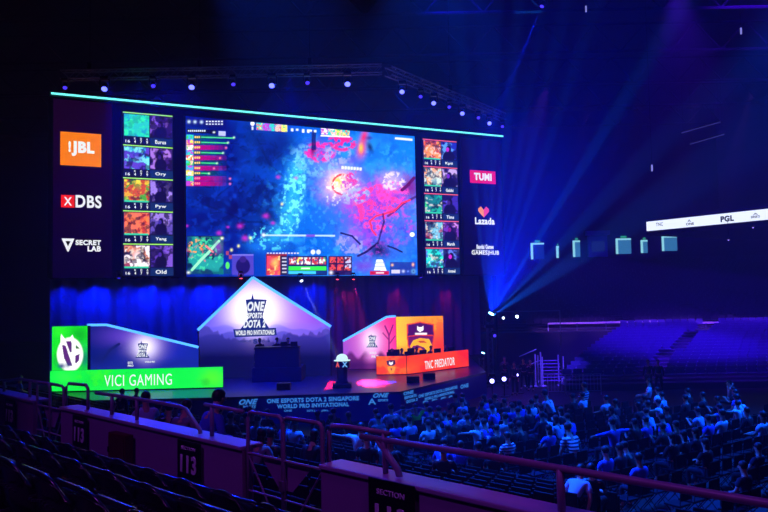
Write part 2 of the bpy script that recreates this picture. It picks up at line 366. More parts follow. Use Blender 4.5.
for (x, y, r) in [(266, 216, 3), (240, 226, 3), (219, 233, 2.5), (245, 238, 3), (273, 223, 2), (228, 227, 1.6), (187, 226, 1.6), (278, 177, 2), (296, 178, 2)]: K.blob(x, y, r, r * .8, (190, 40, 190), .8, wob=.5)
for x, y in ((238.5, 246), (250.5, 238), (231.5, 250), (282, 204)): K.blob(x, y, 1.3, 1.5, (240, 240, 150), .95)
# interface: health line, widgets, bars
K.rect(263, 234.4, 335, 236, (190, 220, 250), a=.85, sl=.008); K.blob(263.5, 235, 1.8, 1.8, (230, 245, 255)); K.rect(306, 234.5, 315, 236.8, (110, 30, 190), a=.9)
K.blob(412.2, 234.5, 2.4, 2.2, (245, 250, 255), 1, hard=True); K.blob(313, 252, 2.2, 2.4, (220, 225, 235), 1, hard=True); K.blob(318.5, 252, 2.2, 2.4, (200, 210, 225), 1, hard=True)
K.rect(186, 117.5, 226, 127.5, (10, 12, 90), sl=.05, a=.6)
for x in (189, 195, 201.5): K.blob(x, 121.7 + (x - 189) * .03, 1.6, 1.6, (190, 215, 250))
for x in range(206, 222, 3): K.rect(x, 120.8, x + 1.8, 122, (225, 230, 245), sl=.05); K.rect(x, 123.6, x + 1.8, 124.6, (225, 230, 245), sl=.05)
K.rect(187, 128.6, 216.5, 132.6, (10, 10, 40), sl=.05)
for x in range(188, 205, 2): K.rect(x, 130, x + 1.3, 131.6, (210, 220, 240), sl=.05)
K.blob(214, 132.3, 1.2, .9, (230, 235, 250)); K.rect(218.5, 131, 225.5, 135.8, (175, 180, 235), sl=.05)
PAL = [(40, 200, 190), (220, 80, 90), (240, 190, 170), (60, 160, 220), (250, 230, 90), (60, 200, 80), (180, 60, 200), (240, 240, 245)]
for i, (gr, wd) in enumerate([(1, 40), (1, 34), (0, 32), (1, 29), (0, 26), (1, 23), (0, 20), (1, 15), (0, 37), (0, 37)]):
    y = 134.6 + i * 5.15
    K.portrait(186.3, y, 193.5, y + 4.8, [PAL[i % 8], PAL[(i + 3) % 8], PAL[(i + 5) % 8]], 300 + i, sl=.03)
    for f_ in range(8): K.rect(194 + f_ * 4, y + .4, 198 + f_ * 4 + .35, y + 5.0, (170, 0, 110) if not gr else (4, 70, 85), sl=.03 if False else 0, a=[.95, .95, .9, .8, .62, .45, .3, .12][f_])
    if gr: K.rect(201, y + 2, 194 + wd, y + 3.1, (70, 205, 120), sl=.03)
    K.blob(194 + wd if i < 8 else 230, y + 2.9, 1.1, 1.1, (190, 240, 200) if gr else (255, 120, 170), .9)
    for q in range(3): K.rect(194.6 + q * 2, y + 1.5, 196 + q * 2, y + 3.4, (245, 205, 90) if i < 8 else (255, 130, 150), sl=.03)
sl = .07
for i in range(9):
    x = 256.5 + i * 6.2 if i < 5 else 321 + (i - 5) * 7.2
    y = 122.6 + (x - 256) * sl
    K.portrait(x, y, x + (5.8 if i < 5 else 6.8), y + 7.2, [PAL[(i * 3) % 8], PAL[(i * 5 + 1) % 8], PAL[(i * 2 + 4) % 8]], 340 + i, sl=sl)
K.blob(252.5, 123.5, 2, 2.2, (245, 245, 250), 1, hard=True); K.rect(251.6, 126.5, 253.4, 130, (200, 205, 240))
for x, h in ((291, 3), (296, 2), (302, 3.6), (307, 3.4), (309.5, 2), (314, 2.4)): K.rect(x, 128.2 + (x - 290) * .07, x + 2.4, 128.2 + h + (x - 290) * .07, (225, 230, 245), sl=sl)
K.rect(320.5, 135, 350, 136.3, (240, 240, 240), sl=.04); K.rect(395, 137.2, 412.5, 139.3, (225, 230, 240), sl=.09)
# minimap
K.portrait(187, 236.3, 223.6, 274.2, [(8, 34, 74), (14, 110, 110), (16, 70, 110), (30, 150, 150)], 71)
K.speck((205, 255, 17, 17, 0), 3, 72, .56, (70, 215, 160), .8); K.speck((203, 250, 15, 12, 0), 2.6, 73, .68, (235, 70, 110), .8); K.speck((196, 246, 8, 8, 0), 2, 74, .6, (250, 150, 60), .9)
K.line([(192, 270), (200, 261), (208, 253), (219, 241)], 1.3, (150, 240, 190)); K.line([(206, 246), (213, 252)], .9, (240, 120, 130)); K.blob(218, 247, 4, 6, (130, 60, 180), .8)
K.rect(186.5, 235.8, 223.8, 236.6, (20, 20, 60)); K.blob(222, 238.3, 1.6, 1.4, (240, 250, 220)); K.blob(188.5, 272.5, 1.8, 1.4, (230, 235, 230)); K.blob(204, 272, 14, 3, (14, 40, 80), .7)
for x, y in ((227, 253), (230, 257)): K.rect(x - 1, y - 2, x + 2, y + 2, (150, 60, 100))
K.blob(227.5, 265.5, 2, 3.6, (80, 210, 90), 1, hard=True); K.rect(224, 270, 231, 274, (14, 60, 120))
K.rect(232, 254.8, 253.6, 275, (72, 60, 180)); K.blob(243, 266, 7, 8, (26, 16, 96), 1, hard=True); K.blob(243, 259.5, 3.4, 3.2, (50, 30, 120), 1, hard=True); K.rect(232, 254.4, 253.6, 255.4, (130, 120, 220)); K.blob(240.5, 276, 2, 1.5, (250, 90, 90))
# hero panel
K.rect(266, 254, 287, 275, (130, 20, 40)); K.portrait(267, 256, 280, 275, [(235, 110, 60), (250, 200, 120), (190, 30, 60), (240, 60, 90)], 401); K.blob(275, 263, 4, 4.5, (255, 190, 90), .9)
K.rect(280.5, 256, 287, 275, (24, 16, 60))
for k in range(5): K.rect(282, 257.5 + k * 3.5, 286.5, 258.8 + k * 3.5, (200, 200, 215))
for x in range(267, 300, 3): K.rect(x, 252.6, x + 1.8, 253.8, (230, 225, 235), a=.8)
K.rect(287.5, 256, 327, 275.3, (20, 24, 90))
for k in range(5): K.portrait(289 + k * 7.6, 257.2, 295.4 + k * 7.6, 264.4, [(60, 70, 130), PAL[(k * 3 + 1) % 8], (235, 225, 225), (190, 50, 60)][: 4], 420 + k)
K.rect(288.5, 266.4, 326.3, 270.4, (50, 225, 60)); K.rect(288.5, 271.2, 316, 274, (60, 190, 240)); K.rect(316, 271.2, 326, 274, (20, 50, 120)); K.rect(301, 267.6, 310, 269, (220, 250, 220))
K.rect(328.5, 256, 352, 275.3, (34, 16, 70))
for k in range(6): K.portrait(329.6 + (k % 3) * 7.6, 257 + (k // 3) * 7.2, 335.8 + (k % 3) * 7.6, 263.2 + (k // 3) * 7.2, [(90, 24, 40), (235, 90, 60), (210, 60, 60) if k % 3 < 2 else (190, 190, 240)], 440 + k)
K.blob(331, 272.6, 2, 2, (220, 220, 240)); K.rect(345, 272, 350, 275, (40, 30, 90))
K.poly([(374, 270.5), (376.5, 259.6), (382.5, 259.6), (386.5, 270.5)], (235, 240, 250)); K.rect(375, 262.5, 385, 263.3, (130, 140, 210)); K.rect(375, 266, 385, 266.7, (130, 140, 210)); K.rect(370, 271, 389, 274.8, (190, 20, 60)); K.rect(376, 272.3, 384, 273.5, (250, 220, 230))
K.rect(390, 262, 415.5, 275.6, (30, 30, 130), a=.8); K.blob(392.3, 265, 1.3, 1.3, (250, 190, 120)); K.blob(413, 264.6, 1.3, 1.8, (250, 180, 140)); K.rect(391.4, 269.8, 400, 273.4, (200, 195, 230)); K.blob(403.3, 271.3, 1.6, 1.6, (180, 190, 240)); K.blob(408, 271.3, 1.2, 1.2, (100, 130, 230)); K.blob(413.5, 271.3, 2.2, 2.2, (120, 190, 240)); K.blob(413.5, 271.3, 1.3, 1.3, (20, 30, 110))
K.build('screen_picture', main, 1.5); screen_body(LED, mu0, mu1, mz0, mz1, main)

# ---- portrait columns beside the main screen
wht = glow('led_white', (245, 248, 255), 1.0)
def column(x0, x1, ytl, ytr, ybl, ybr, bar, cards, label):
    t = LED.thing('player_portrait_screen', label, 'screen')
    u0, u1 = LED.uv(x0 + 1, 200)[0], LED.uv(x1 + 1.5, 200)[0]
    z1 = (LED.uv(x0, ytl)[1] + LED.uv(x1, ytr)[1]) / 2; z0 = (LED.uv(x0 + 2, ybl)[1] + LED.uv(x1 + 3, ybr)[1]) / 2
    screen_body(LED, u0, u1, z0, z1, t)
    h = (z1 - z0) / 5
    for k, (hero, hs, cam_cols, acc, nm) in enumerate(cards):
        a, b = z1 - h * (k + 1), z1 - h * k
        C = Canvas(LED, u0, u1, a + .02, b - .02, 100, 74)
        w = u1 - u0; fu = (C.U - u0) / w; fz = (C.Z - a) / h
        C.fill((14, 16, 58))
        def reg(f0, f1, g0, g1): return ((fu >= f0) & (fu <= f1) & (fz >= g0) & (fz <= g1)).astype(float)
        def at(fx, fy):
            q = LED.world(u0 + fx * w, 0, a + fy * h); return project(q.x, q.y, q.z)
        C._mix(reg(.03, .52, .26, .93), hero[0])
        for i, cc in enumerate(hero[1:]): C._mix(reg(.03, .52, .26, .93) * np.clip((C.noise(5.5, hs + i * 13) - .5) / .07, 0, 1), cc)
        cx, cy = at(.28, .62); m = np.exp(-(((C.x - cx) / 5) ** 2 + ((C.y - cy) / 6) ** 2) * 1.3) * reg(.03, .52, .26, .93); C._mix(m * .85, hero[-1])
        C._mix(reg(.03, .52, .26, .93) * (.75 if hs != 11 else .3) * np.clip((C.noise(4.2, hs + 5) - .53) / .08, 0, 1), (14, 8, 44)); C._mix(reg(.03, .52, .26, .93) * .5 * np.clip((C.noise(2.6, hs + 6) - .6) / .08, 0, 1), (250, 235, 220) if hs > 60 else hero[1])
        C._mix(reg(.54, .98, .28, .93), cam_cols[0])
        C._mix(reg(.54, .98, .28, .93) * np.clip((C.noise(7, hs + 77) - .5) / .1, 0, 1), cam_cols[1])
        C._mix(reg(.54, .98, .28, .93) * .85 * np.clip((C.noise(4.5, hs + 99) - .47) / .08, 0, 1), (12, 8, 46))
        cx, cy = at(.75, .66)
        for (ex, ey, rx, ry) in ((0, 0, 2.6, 4), (0, 8, 6, 7)):
            C._mix(np.clip((1.2 - (((C.x - cx - ex) / rx) ** 2 + ((C.y - cy - ey) / ry) ** 2)) * 3, 0, 1) * reg(.54, .98, .28, .93), cam_cols[2])
        C._mix(np.clip((1.2 - (((C.x - cx + 1) / 1.6) ** 2 + ((C.y - cy) / 2.2) ** 2)) * 3, 0, 1) * reg(.54, .98, .28, .93), cam_cols[3])
        C._mix(reg(.0, 1, .955, 1), bar)
        if acc: C._mix(reg(.03, .5, .24, .3), (50, 190, 150))
        C._mix(reg(.54, 1, .0, .24), (16, 40, 92))
        o = C.build('player_card', t, 1.4)
        text(o, nm, u0 + .64 * w, u0 + .86 * w, a + .07 * h, a + .19 * h, -.01, wht, .03)
        for i, f in enumerate((.05, .22, .34, .46)):
            text(o, ('16', '8', '2', '4')[i] if i == 0 else ('4', '7', '9')[i - 1], u0 + f * w, u0 + (f + (.09 if i == 0 else .035)) * w, a + .05 * h, a + .14 * h, -.01, wht, .02)
            if i: text(o, ('K', 'D', 'A')[i - 1], u0 + f * w, u0 + (f + .035) * w, a + .16 * h, a + .22 * h, -.01, wht, .02)
    return t
dkc = (16, 10, 52)
column(121.9, 171.6, 111.2, 115.2, 276.4, 276.1, (150, 220, 90), [
    ([(30, 205, 170), (50, 225, 160), (30, 150, 190), (40, 190, 180)], 11, [(40, 20, 90), (120, 80, 190), dkc, (60, 30, 100)], 0, 'Eurus'),
    ([(40, 190, 215), (30, 60, 170), (120, 220, 235), (90, 60, 190)], 23, [(60, 30, 110), (160, 110, 210), dkc, (50, 30, 110)], 0, 'Ory'),
    ([(220, 190, 30), (240, 220, 50), (190, 60, 30), (60, 160, 50), (200, 70, 40)], 37, [(50, 30, 110), (150, 120, 220), dkc, (60, 40, 130)], 1, 'Pyw'),
    ([(200, 60, 40), (240, 130, 60), (150, 20, 40), (235, 110, 80)], 52, [(90, 70, 170), (150, 120, 210), dkc, (60, 40, 150)], 1, 'Yang'),
    ([(40, 20, 70), (210, 120, 90), (150, 60, 90), (240, 225, 235)], 68, [(120, 80, 200), (70, 40, 150), dkc, (70, 40, 150)], 1, 'Old')],
    'tall LED column of five player cards with green bars, left of the main screen')
column(423, 456.7, 138.3, 141.3, 274.2, 275.1, (235, 90, 110), [
    ([(190, 40, 40), (235, 100, 50), (150, 20, 60), (240, 140, 60)], 81, [(30, 40, 170), (90, 150, 240), dkc, (180, 40, 190)], 1, 'Kpii'),
    ([(60, 120, 150), (30, 40, 90), (235, 150, 80), (200, 220, 210)], 95, [(60, 40, 130), (190, 160, 220), dkc, (110, 40, 190)], 1, 'Gabbi'),
    ([(30, 170, 150), (50, 200, 120), (20, 90, 110), (20, 120, 130)], 109, [(60, 40, 160), (90, 70, 200), dkc, (60, 30, 110)], 1, 'Tims'),
    ([(50, 110, 150), (30, 30, 80), (170, 40, 70), (120, 190, 220)], 124, [(110, 50, 170), (200, 130, 220), dkc, (130, 20, 120)], 1, 'March'),
    ([(30, 205, 215), (50, 230, 190), (90, 120, 220), (40, 215, 205)], 139, [(40, 30, 120), (90, 120, 220), dkc, (200, 40, 200)], 0, 'Armel')],
    'tall LED column of five player cards with red bars, right of the main screen')

# ---- wing screens with sponsor logos
def wing(x0, x1, y0, y1, c0, c1, label):
    t = LED.thing('sponsor_screen', label, 'screen')
    u0, u1 = LED.uv(x0, 200)[0], LED.uv(x1, 200)[0]; z0 = mz0; z1 = LED.uv((x0 + x1) / 2, y0)[1]
    C = Canvas(LED, u0, u1, z0, z1, 40, 60, .03); C.grad(((x0 + x1) / 2, y0), c0, ((x0 + x1) / 2, y1), c1); C.build('screen_picture', t)
    screen_body(LED, u0, u1, z0, z1, t, .05, .22); return t
wl = wing(53, 112, 101, 276, (24, 0, 34), (7, 0, 40), 'dark left wing screen with three stacked sponsor logos, an orange square on top')
wr = wing(463, 502, 140, 276, (9, 2, 34), (6, 2, 46), 'dark right wing screen with three stacked sponsor logos, a red box on top')
org = glow('logo_orange', (255, 128, 10)); redg = glow('logo_red', (240, 28, 28)); pinkred = glow('logo_crimson', (232, 20, 70)); dkred = glow('logo_dark_red', (120, 8, 20))
def logo(par, x0, y0, x1, y1, m, name='sponsor_logo', d=0.0, t=.02):
    u0, u1, z0, z1 = LED.rect(x0, y0, x1, y1)
    return MB().box(u0, u1, d, d + t, z0, z1).build(name, m, par)
lg = logo(wl, 60.3, 132.8, 101.2, 166, org); ptext(LED, lg, 'JBL', 71.5, 141.5, 94.5, 156.5, wht, .055, -.01); ptext(LED, lg, '!', 68.4, 141, 70.9, 152, wht, .05, -.01)
lg = logo(wl, 61, 195, 74.5, 207.5, redg); ptext(LED, lg, 'X', 63.8, 197, 72, 205.6, wht, .02, -.01); ptext(LED, lg, 'DBS', 75.5, 195.3, 101.5, 208, wht, .03, -.01)
u0, u1, z0, z1 = LED.rect(61.5, 238.5, 74.5, 251.5)
lg = MB().prism([(u0, z1), (u1, z1), ((u0 * .45 + u1 * .55), z0), (u0 * .55 + u1 * .45, z0)], 0, .02).build('sponsor_logo', wht, wl)
MB().prism([(u0 * .7 + u1 * .3, z1 * .8 + z0 * .2), (u0 * .3 + u1 * .7, z1 * .8 + z0 * .2), (u0 * .5 + u1 * .5, z1 * .4 + z0 * .6)], -.015, -.005).build('logo_mark', black, lg)
ptext(LED, lg, 'SECRET', 75.5, 240, 101, 245.2, wht, .05, -.01); ptext(LED, lg, 'LAB', 87.5, 246, 101, 251.5, wht, .05, -.01)
lg = logo(wr, 470, 170.7, 495.6, 183.4, pinkred); ptext(LED, lg, 'TUMI', 474, 173.2, 491.5, 180.6, wht, .05, -.01)
u0, u1, z0, z1 = LED.rect(478.5, 206.5, 489, 217.5); um = (u0 + u1) / 2
def hp(s): return [(um, z0), (u0 if s < 0 else u1, z0 * .45 + z1 * .55), (u0 if s < 0 else u1, z0 * .2 + z1 * .8), ((um + (u0 if s < 0 else u1)) / 2, z1), (um, z0 * .3 + z1 * .7)]
lg = MB().prism(hp(-1), 0, .02).build('sponsor_logo', glow('logo_amber', (255, 150, 30)), wr); MB().prism(hp(1), 0, .02).build('logo_mark', glow('logo_pink', (245, 70, 110)), lg)
ptext(LED, lg, 'Lazada', 475, 217.6, 494.5, 224.6, wht, .04, -.01)
lg = logo(wr, 472.2, 250, 488, 250.3, wht); ptext(LED, lg, 'Bandai Games', 476.5, 244.5, 493.5, 249, wht, .04, -.01); ptext(LED, lg, 'GAMES|HUB', 471.5, 250.5, 499, 256, wht, .03, -.01)

# ---- curtain below the screens
def curtain(xa, xb, label, m, ph):
    t = LED.thing('stage_curtain', label, 'curtain')
    u0, u1 = LED.uv(xa, 320)[0], LED.uv(xb, 320)[0]; n = int((u1 - u0) * 9); bm = MB()
    rows = [(zb - .02, 1), (zb * .5 + DK * .5, 1.2), (DK + .01, 1.5)]
    vs = [[bm.bm.verts.new((u0 + (u1 - u0) * i / n, .62 + .11 * k * math.sin(i * .9 + ph) + .05 * math.sin(i * .37 + 1), z)) for i in range(n + 1)] for z, k in rows]
    for A, B in zip(vs, vs[1:]):
        for i in range(n): bm.bm.faces.new((A[i], A[i + 1], B[i + 1], B[i]))
    bm.build('cloth', m, t, True)
    MB().tube([(u0, .62, zb - .03), (u1, .62, zb - .03)], .04, 6).build('curtain_rail', blackm, t)
ccl = mat('curtain_cloth', (112, 112, 128), .85)
curtain(50, 338, 'tall pleated curtain lit deep blue behind the centre of the stage', ccl, 0); curtain(339, 484, 'tall pleated curtain lit dull red and purple behind the right desk', ccl, 1)
# ================================================================== centre gable display
neon = glow('neon_ice_blue', (80, 165, 255), 1.7)
navy = glow('print_navy', (22, 44, 130), 1.0)
def backdrop_art(K, cx, cy, s, hor):
    # misty hills with a pale sky glow and a fir line, as printed on the stage displays
    K.blob(cx, cy, 44 * s, 40 * s, (200, 150, 240), .75); K.blob(cx, cy - 2 * s, 25 * s, 26 * s, (240, 225, 255), 1); K.blob(cx, cy, 24 * s, 22 * s, (252, 250, 255), .95)
    hh = lambda x, k, ph: k * np.sin(x / (9 * s) + ph) + k * .5 * np.sin(x / (4 * s) + ph * 2)
    for d, col, a in ((-6, (120, 100, 215), .45), (1, (70, 70, 195), .5), (8, (40, 44, 165), .6)):
        m = np.clip((K.y - (hor + d * s + hh(K.x, 2.4 * s, d * 1.7 + cx))) / (1.5 * s), 0, 1) * np.clip((K.y - cy - 8 * s) / (8 * s), 0, 1) * np.clip(abs(K.x - cx) / (22 * s), .25, 1); K._mix(a * m, col)
    fir = hor + 16 * s - 9 * s * np.clip((abs(K.x - cx) - 20 * s) / (26 * s), 0, 1) * (.5 + vnoise(K.x / (9 * s), K.x * 0, 8)) - 5 * s * vnoise(K.x / (2.2 * s), K.x * 0, 9)
    K._mix(.55 * np.clip((K.y - fir) / 1.2, 0, 1), (16, 16, 88))
def gable_logo(F, par, cx, cy, k, last=True, d=-.02):
    # cx, cy centre in the photo, k = half width of the tower shape in px
    def P(x, y): u, z = F.uv(cx + x * k, cy + y * k); return (u, z)
    tower = MB().prism([P(-.62, -1.25), P(-.25, -1.3), P(-.15, -1.65), P(-.08, -1.3), P(.78, -1.25), P(.5, -.1), P(1.0, .75), P(-1.0, .75), P(-.45, 0)], d, d + .015).build('tower_logo', navy, par)
    def T(s, x0, y0, x1, y1, b=.05, sh=.25, m=wht, r=0):
        u0, z1 = P(x0, y0); u1, z0 = P(x1, y1); text(tower, s, u0, u1, z0, z1, d - .01, m, b, sh, rot=r)
    T('ONE', -.52, -1.12, .66, -.5); T('ESPORTS', -.62, -.38, .48, -.02); T('DOTA 2', -.78, .1, .72, .6)
    if last:
        MB().prism([P(-1.45, .72), P(1.4, .62), P(1.45, 1.12), P(0, 1.2), P(-1.35, 1.25)], d - .012, d - .002).build('ribbon', navy, tower)
        u0, z1 = P(-1.3, .8); u1, z0 = P(1.3, 1.07); text(tower, 'WORLD PRO INVITATIONALS', u0, u1, z0, z1, d - .02, wht, .04)
        for a, b, s in ((-1.1, -.25, 'SINGAPORE'), (.3, 1.0, '2018')):
            u0, z1 = P(a, 1.45); u1, z0 = P(b, 1.58); text(tower, s, u0, u1, z0, z1, d, navy, .02)
        u0, z1 = P(-.12, 1.36); u1, z0 = P(.18, 1.68); text(tower, 'S', u0, u1, z0, z1, d, navy, .06)
    return tower
G = Frame((0, 38.3), R(4))
def zpt(F, px, py): return F.uv(px, py)
gL, gA, gR = zpt(G, 198, 330), zpt(G, 253, 277.5), zpt(G, 331, 326.5)
gz = DK + .01
def groof(u): return gL[1] + (gA[1] - gL[1]) * (u - gL[0]) / (gA[0] - gL[0]) if u < gA[0] else gA[1] + (gR[1] - gA[1]) * (u - gA[0]) / (gR[0] - gA[0])
gab = G.thing('gabled_backdrop', 'house shaped glowing backdrop with a tower logo at the middle of the stage', 'backdrop')
K = Canvas(G, gL[0] + .05, gR[0] - .05, gz, 0, 200, 130, 0, groof)
K.grad((200, 330), (14, 40, 215), (330, 330), (100, 40, 185)); K.blob(295, 325, 34, 30, (150, 85, 210), .7); K.blob(215, 330, 22, 22, (20, 60, 225), .6)
backdrop_art(K, 255, 312, 1.0, 326)
K._mix(np.clip((K.y - 334) / 24, 0, .97), (4, 6, 60))
K.build('backdrop_picture', gab, 1.6)
gp = MB(); gp.prism([(gL[0], gz), (gL[0], gL[1]), gA, (gR[0], gR[1]), (gR[0], gz)], .03, .3); gp.build('panel_body', black, gab)
for a, b in ((gL, gA), (gA, gR)):
    o = MB().tube([(a[0], -.07, a[1]), (b[0], -.07, b[1])], .07, 8).build('neon_tube', neon, gab)
gable_logo(G, gab, 255, 318.5, 15)

# ---- caster desk on a riser, with three casters
cfr = on_z(277, 378, DK); CY = 36.2
cx0, cx1 = on_y(255, 350, CY).x, on_y(300, 350, CY).x
zt_ = on_y(277, 346.5, CY).z
rise = thing('desk_riser', 'low dark riser under the casting desk', 'riser', ((cx0 + cx1) / 2, CY + .6, DK))
MB().box(-(cx1 - cx0) / 2 - .1, (cx1 - cx0) / 2 + .1, -.96, .95, 0, zt_ - DK - 1.02, bev=.02).build('riser_top', mat('navy_laminate', (16, 20, 60), .5), rise)
cd = thing('casting_desk', 'dark casting desk in silhouette before the gabled backdrop', 'desk', ((cx0 + cx1) / 2, CY, zt_ - 1.02))
hw = (cx1 - cx0) / 2
MB().box(-hw, hw, -.3, .35, .97, 1.02, bev=.01).build('desk_top', black, cd); MB().box(-hw + .03, hw - .03, -.27, -.22, 0, .97).build('front_panel', mat('navy_laminate'), cd)
for s in (-1, 1): MB().box(s * (hw - .06) - .03, s * (hw - .06) + .03, -.2, .33, 0, .97).build('side_panel', mat('navy_laminate'), cd)
for x, lb in ((.45, 'left'), (.95, 'right')):
    t = thing('laptop', 'small open laptop on the %s part of the casting desk' % ('middle' if lb == 'left' else 'right'), 'laptop', ((cx0 + cx1) / 2 + x - .1, CY, zt_))
    MB().box(-.17, .17, -.12, .12, 0, .02).build('keyboard', black, t); MB().box(-.17, .17, -.14, -.12, .02, .24).build('lid', black, t)

# ================================================================== player booths
green = glow('team_green', (20, 225, 50), 1.0)
def side_board(F, x0, x1, ytop, t, paint, name='side_board'):
    u0, u1 = F.uv(x0, ytop)[0], F.uv(x1, ytop)[0]; z1 = F.uv((x0 + x1) / 2, ytop)[1]
    K = Canvas(F, u0, u1, DK + .02, z1, 90, 120); paint(K); o = K.build('board_picture', t, 1.25)
    MB().box(u0, u1, .03, .35, DK, z1).build(name, black, t); return o, u0, u1, z1
def house_wing(F, pts, t, paint, d=0):
    q = [F.uv(x, y) for x, y in pts]; q.sort()
    us = [a for a, b in q]; zs_ = [b for a, b in q]
    top = lambda u: float(np.interp(u, us, zs_))
    K = Canvas(F, us[0], us[-1], DK + .02, 0, 150, 90, d, top); paint(K); o = K.build('wing_picture', t, 1.4)
    MB().prism([(us[0], DK)] + [(a, b) for a, b in q] + [(us[-1], DK)], d + .03, d + .25).build('wing_body', black, t)
    MB().tube([(a, d - .06, b + .02) for a, b in q], .06, 8).build('neon_tube', neon, t); return o, K
def front_panel(p, q, h, t, paint, nx=200, ny=40):
    F = frame_between(p, q); L = (q - p).length
    K = Canvas(F, 0, L, DK + .03, DK + h, nx, ny); paint(K); o = K.build('panel_picture', t)
    MB().box(0, L, .02, .1, DK, DK + h).build('panel_body', black, t)
    for c in t.children:
        if c.get('placed') is None: pass
    return F, o
def place(o, F): o.location = (F.p.x, F.p.y, 0); o.rotation_euler.z = F.ang
# -- left booth (green)
lb = thing('team_booth', 'green left team booth with a round white emblem and a slanting neon roofline', 'booth')
def sub(F, names_from):
    for c in list(lb_cur.children):
        if c.name not in names_from: place(c, F)
lb_cur = lb
FB = Frame((on_y(52, 350, 33.7).x, 33.7), R(0)); seen = {c.name for c in lb.children}
def pg(K):
    K.fill((22, 215, 40)); K.blob(80, 335, 9, 12, (12, 150, 30), .7, wob=.6); K.blob(84, 350, 9, 9, (30, 235, 60), .7); K.blob(85, 358, 7, 12, (14, 100, 110), .8, wob=.4); K.blob(57, 360, 8, 6, (20, 170, 60), .7, wob=.6); K.blob(60, 331, 8, 6, (60, 250, 40), .5, wob=.5); K.speck((70, 380, 20, 8, 0), 6, 66, .55, (30, 235, 30), .6)
    K.blob(70, 354.5, 12.8, 16.8, (252, 255, 252), 1, hard=True); K.poly([(60.5, 345), (60.8, 333.5), (65, 339), (63, 345)], (252, 255, 252)); K.poly([(68, 340), (72.6, 334.5), (75, 342)], (252, 255, 252))
    K.poly([(62, 345), (65.5, 345.5), (72.5, 366), (68, 366), (64, 358)], (90, 40, 120)); K.poly([(66, 341.5), (71.5, 341), (71.5, 352), (70, 352.5)], (90, 40, 120)); K.poly([(75.5, 355.5), (79.6, 354), (79, 360), (76, 364), (75, 362)], (90, 40, 120)); K.poly([(75.5, 344.5), (80, 348.5), (76, 349)], (60, 110, 60))
    K.blob(61.5, 366, 4.5, 3.2, (20, 50, 130), .95, wob=.5); K.blob(68, 365, 3, 3, (20, 60, 130), .7)
o, *_ = side_board(FB, 52, 87.5, 326.2, lb, pg)
sub(FB, seen); seen = {c.name for c in lb.children}
FW = Frame((on_y(88, 350, 34.2).x, 34.2), R(1))
def pw(K):
    K.grad((90, 350), (3, 20, 110), (185, 350), (20, 34, 165)); K.blob(132, 336, 34, 12, (95, 60, 190), .75)
    K.blob(146, 346, 17, 15, (190, 160, 240), .8); K.blob(145, 347, 11, 11, (245, 240, 255), .95)
    K.blob(112, 350, 10, 5, (20, 30, 110), .85, -25, wob=.6); K.blob(104, 356, 7, 6, (18, 26, 104), .8, wob=.6); K.blob(98, 362, 8, 6, (14, 22, 100), .8)
    K.line([(102, 361), (110, 350), (119, 344)], 1.3, (16, 24, 100)); K._mix(.7 * np.clip((K.y - 356 + 3 * np.sin(K.x / 9)) / 8, 0, 1) * np.clip(abs(K.x - 146) / 18, .1, 1), (20, 34, 130)); K._mix(np.clip((K.x - 175) / 25, 0, .7), (16, 34, 140))
o, K_ = house_wing(FW, [(88, 325.4), (107, 325.2), (198.5, 347.5)], lb, pw)
gable_logo(FW, lb, 142.5, 352.5, 7.2, False)
for a, b, c_, d_, s in ((128, 133, 361.5, 363.8, 'DOTA'), (128, 133.5, 364.6, 366.6, 'PRO'), (145, 155, 361, 362.6, 'WORLD PRO')):
    u0, u1, z0, z1 = FW.rect(a, c_, b, d_); text(lb, s, u0, u1, z0, z1, -.02, wht, .03)
sub(FW, seen); seen = {c.name for c in lb.children}
pA, pB, pC = on_z(50, 392.5, DK), on_z(80, 392, DK), on_z(223, 388.2, DK)
def pb(K):
    K.fill((18, 232, 70)); K.blob(100, 380, 30, 10, (15, 215, 60), .6); K.blob(212, 378, 12, 9, (90, 245, 20), .75, wob=.5); K.blob(206, 382, 6, 5, (20, 180, 40), .6, wob=.6); K.blob(130, 388, 30, 4, (60, 240, 110), .4); K.speck((85, 378, 40, 10, 0), 8, 67, .55, (60, 240, 30), .5); K.blob(65, 377, 10, 5, (60, 250, 80), .5)
hb = .99
Fb1 = frame_between(pA, pC); L1 = (pC - pA).length
K = Canvas(Fb1, 0, L1, DK + .05, DK + hb, 220, 36); pb(K); K.build('banner_picture', lb, 1.25); MB().box(0, L1, .02, .1, DK, DK + hb).build('banner_body', black, lb)
u0, u1, z0, z1 = Fb1.rect(104.5, 374.3, 172, 385.6)
tm = text(lb, 'VICI GAMING', u0, u1, z0, z1, -.02, wht, 0)
MB().box(.1, L1 - .1, .12, .85, DK + .72, DK + .76).build('desk_top', black, lb)
sub(Fb1, seen)
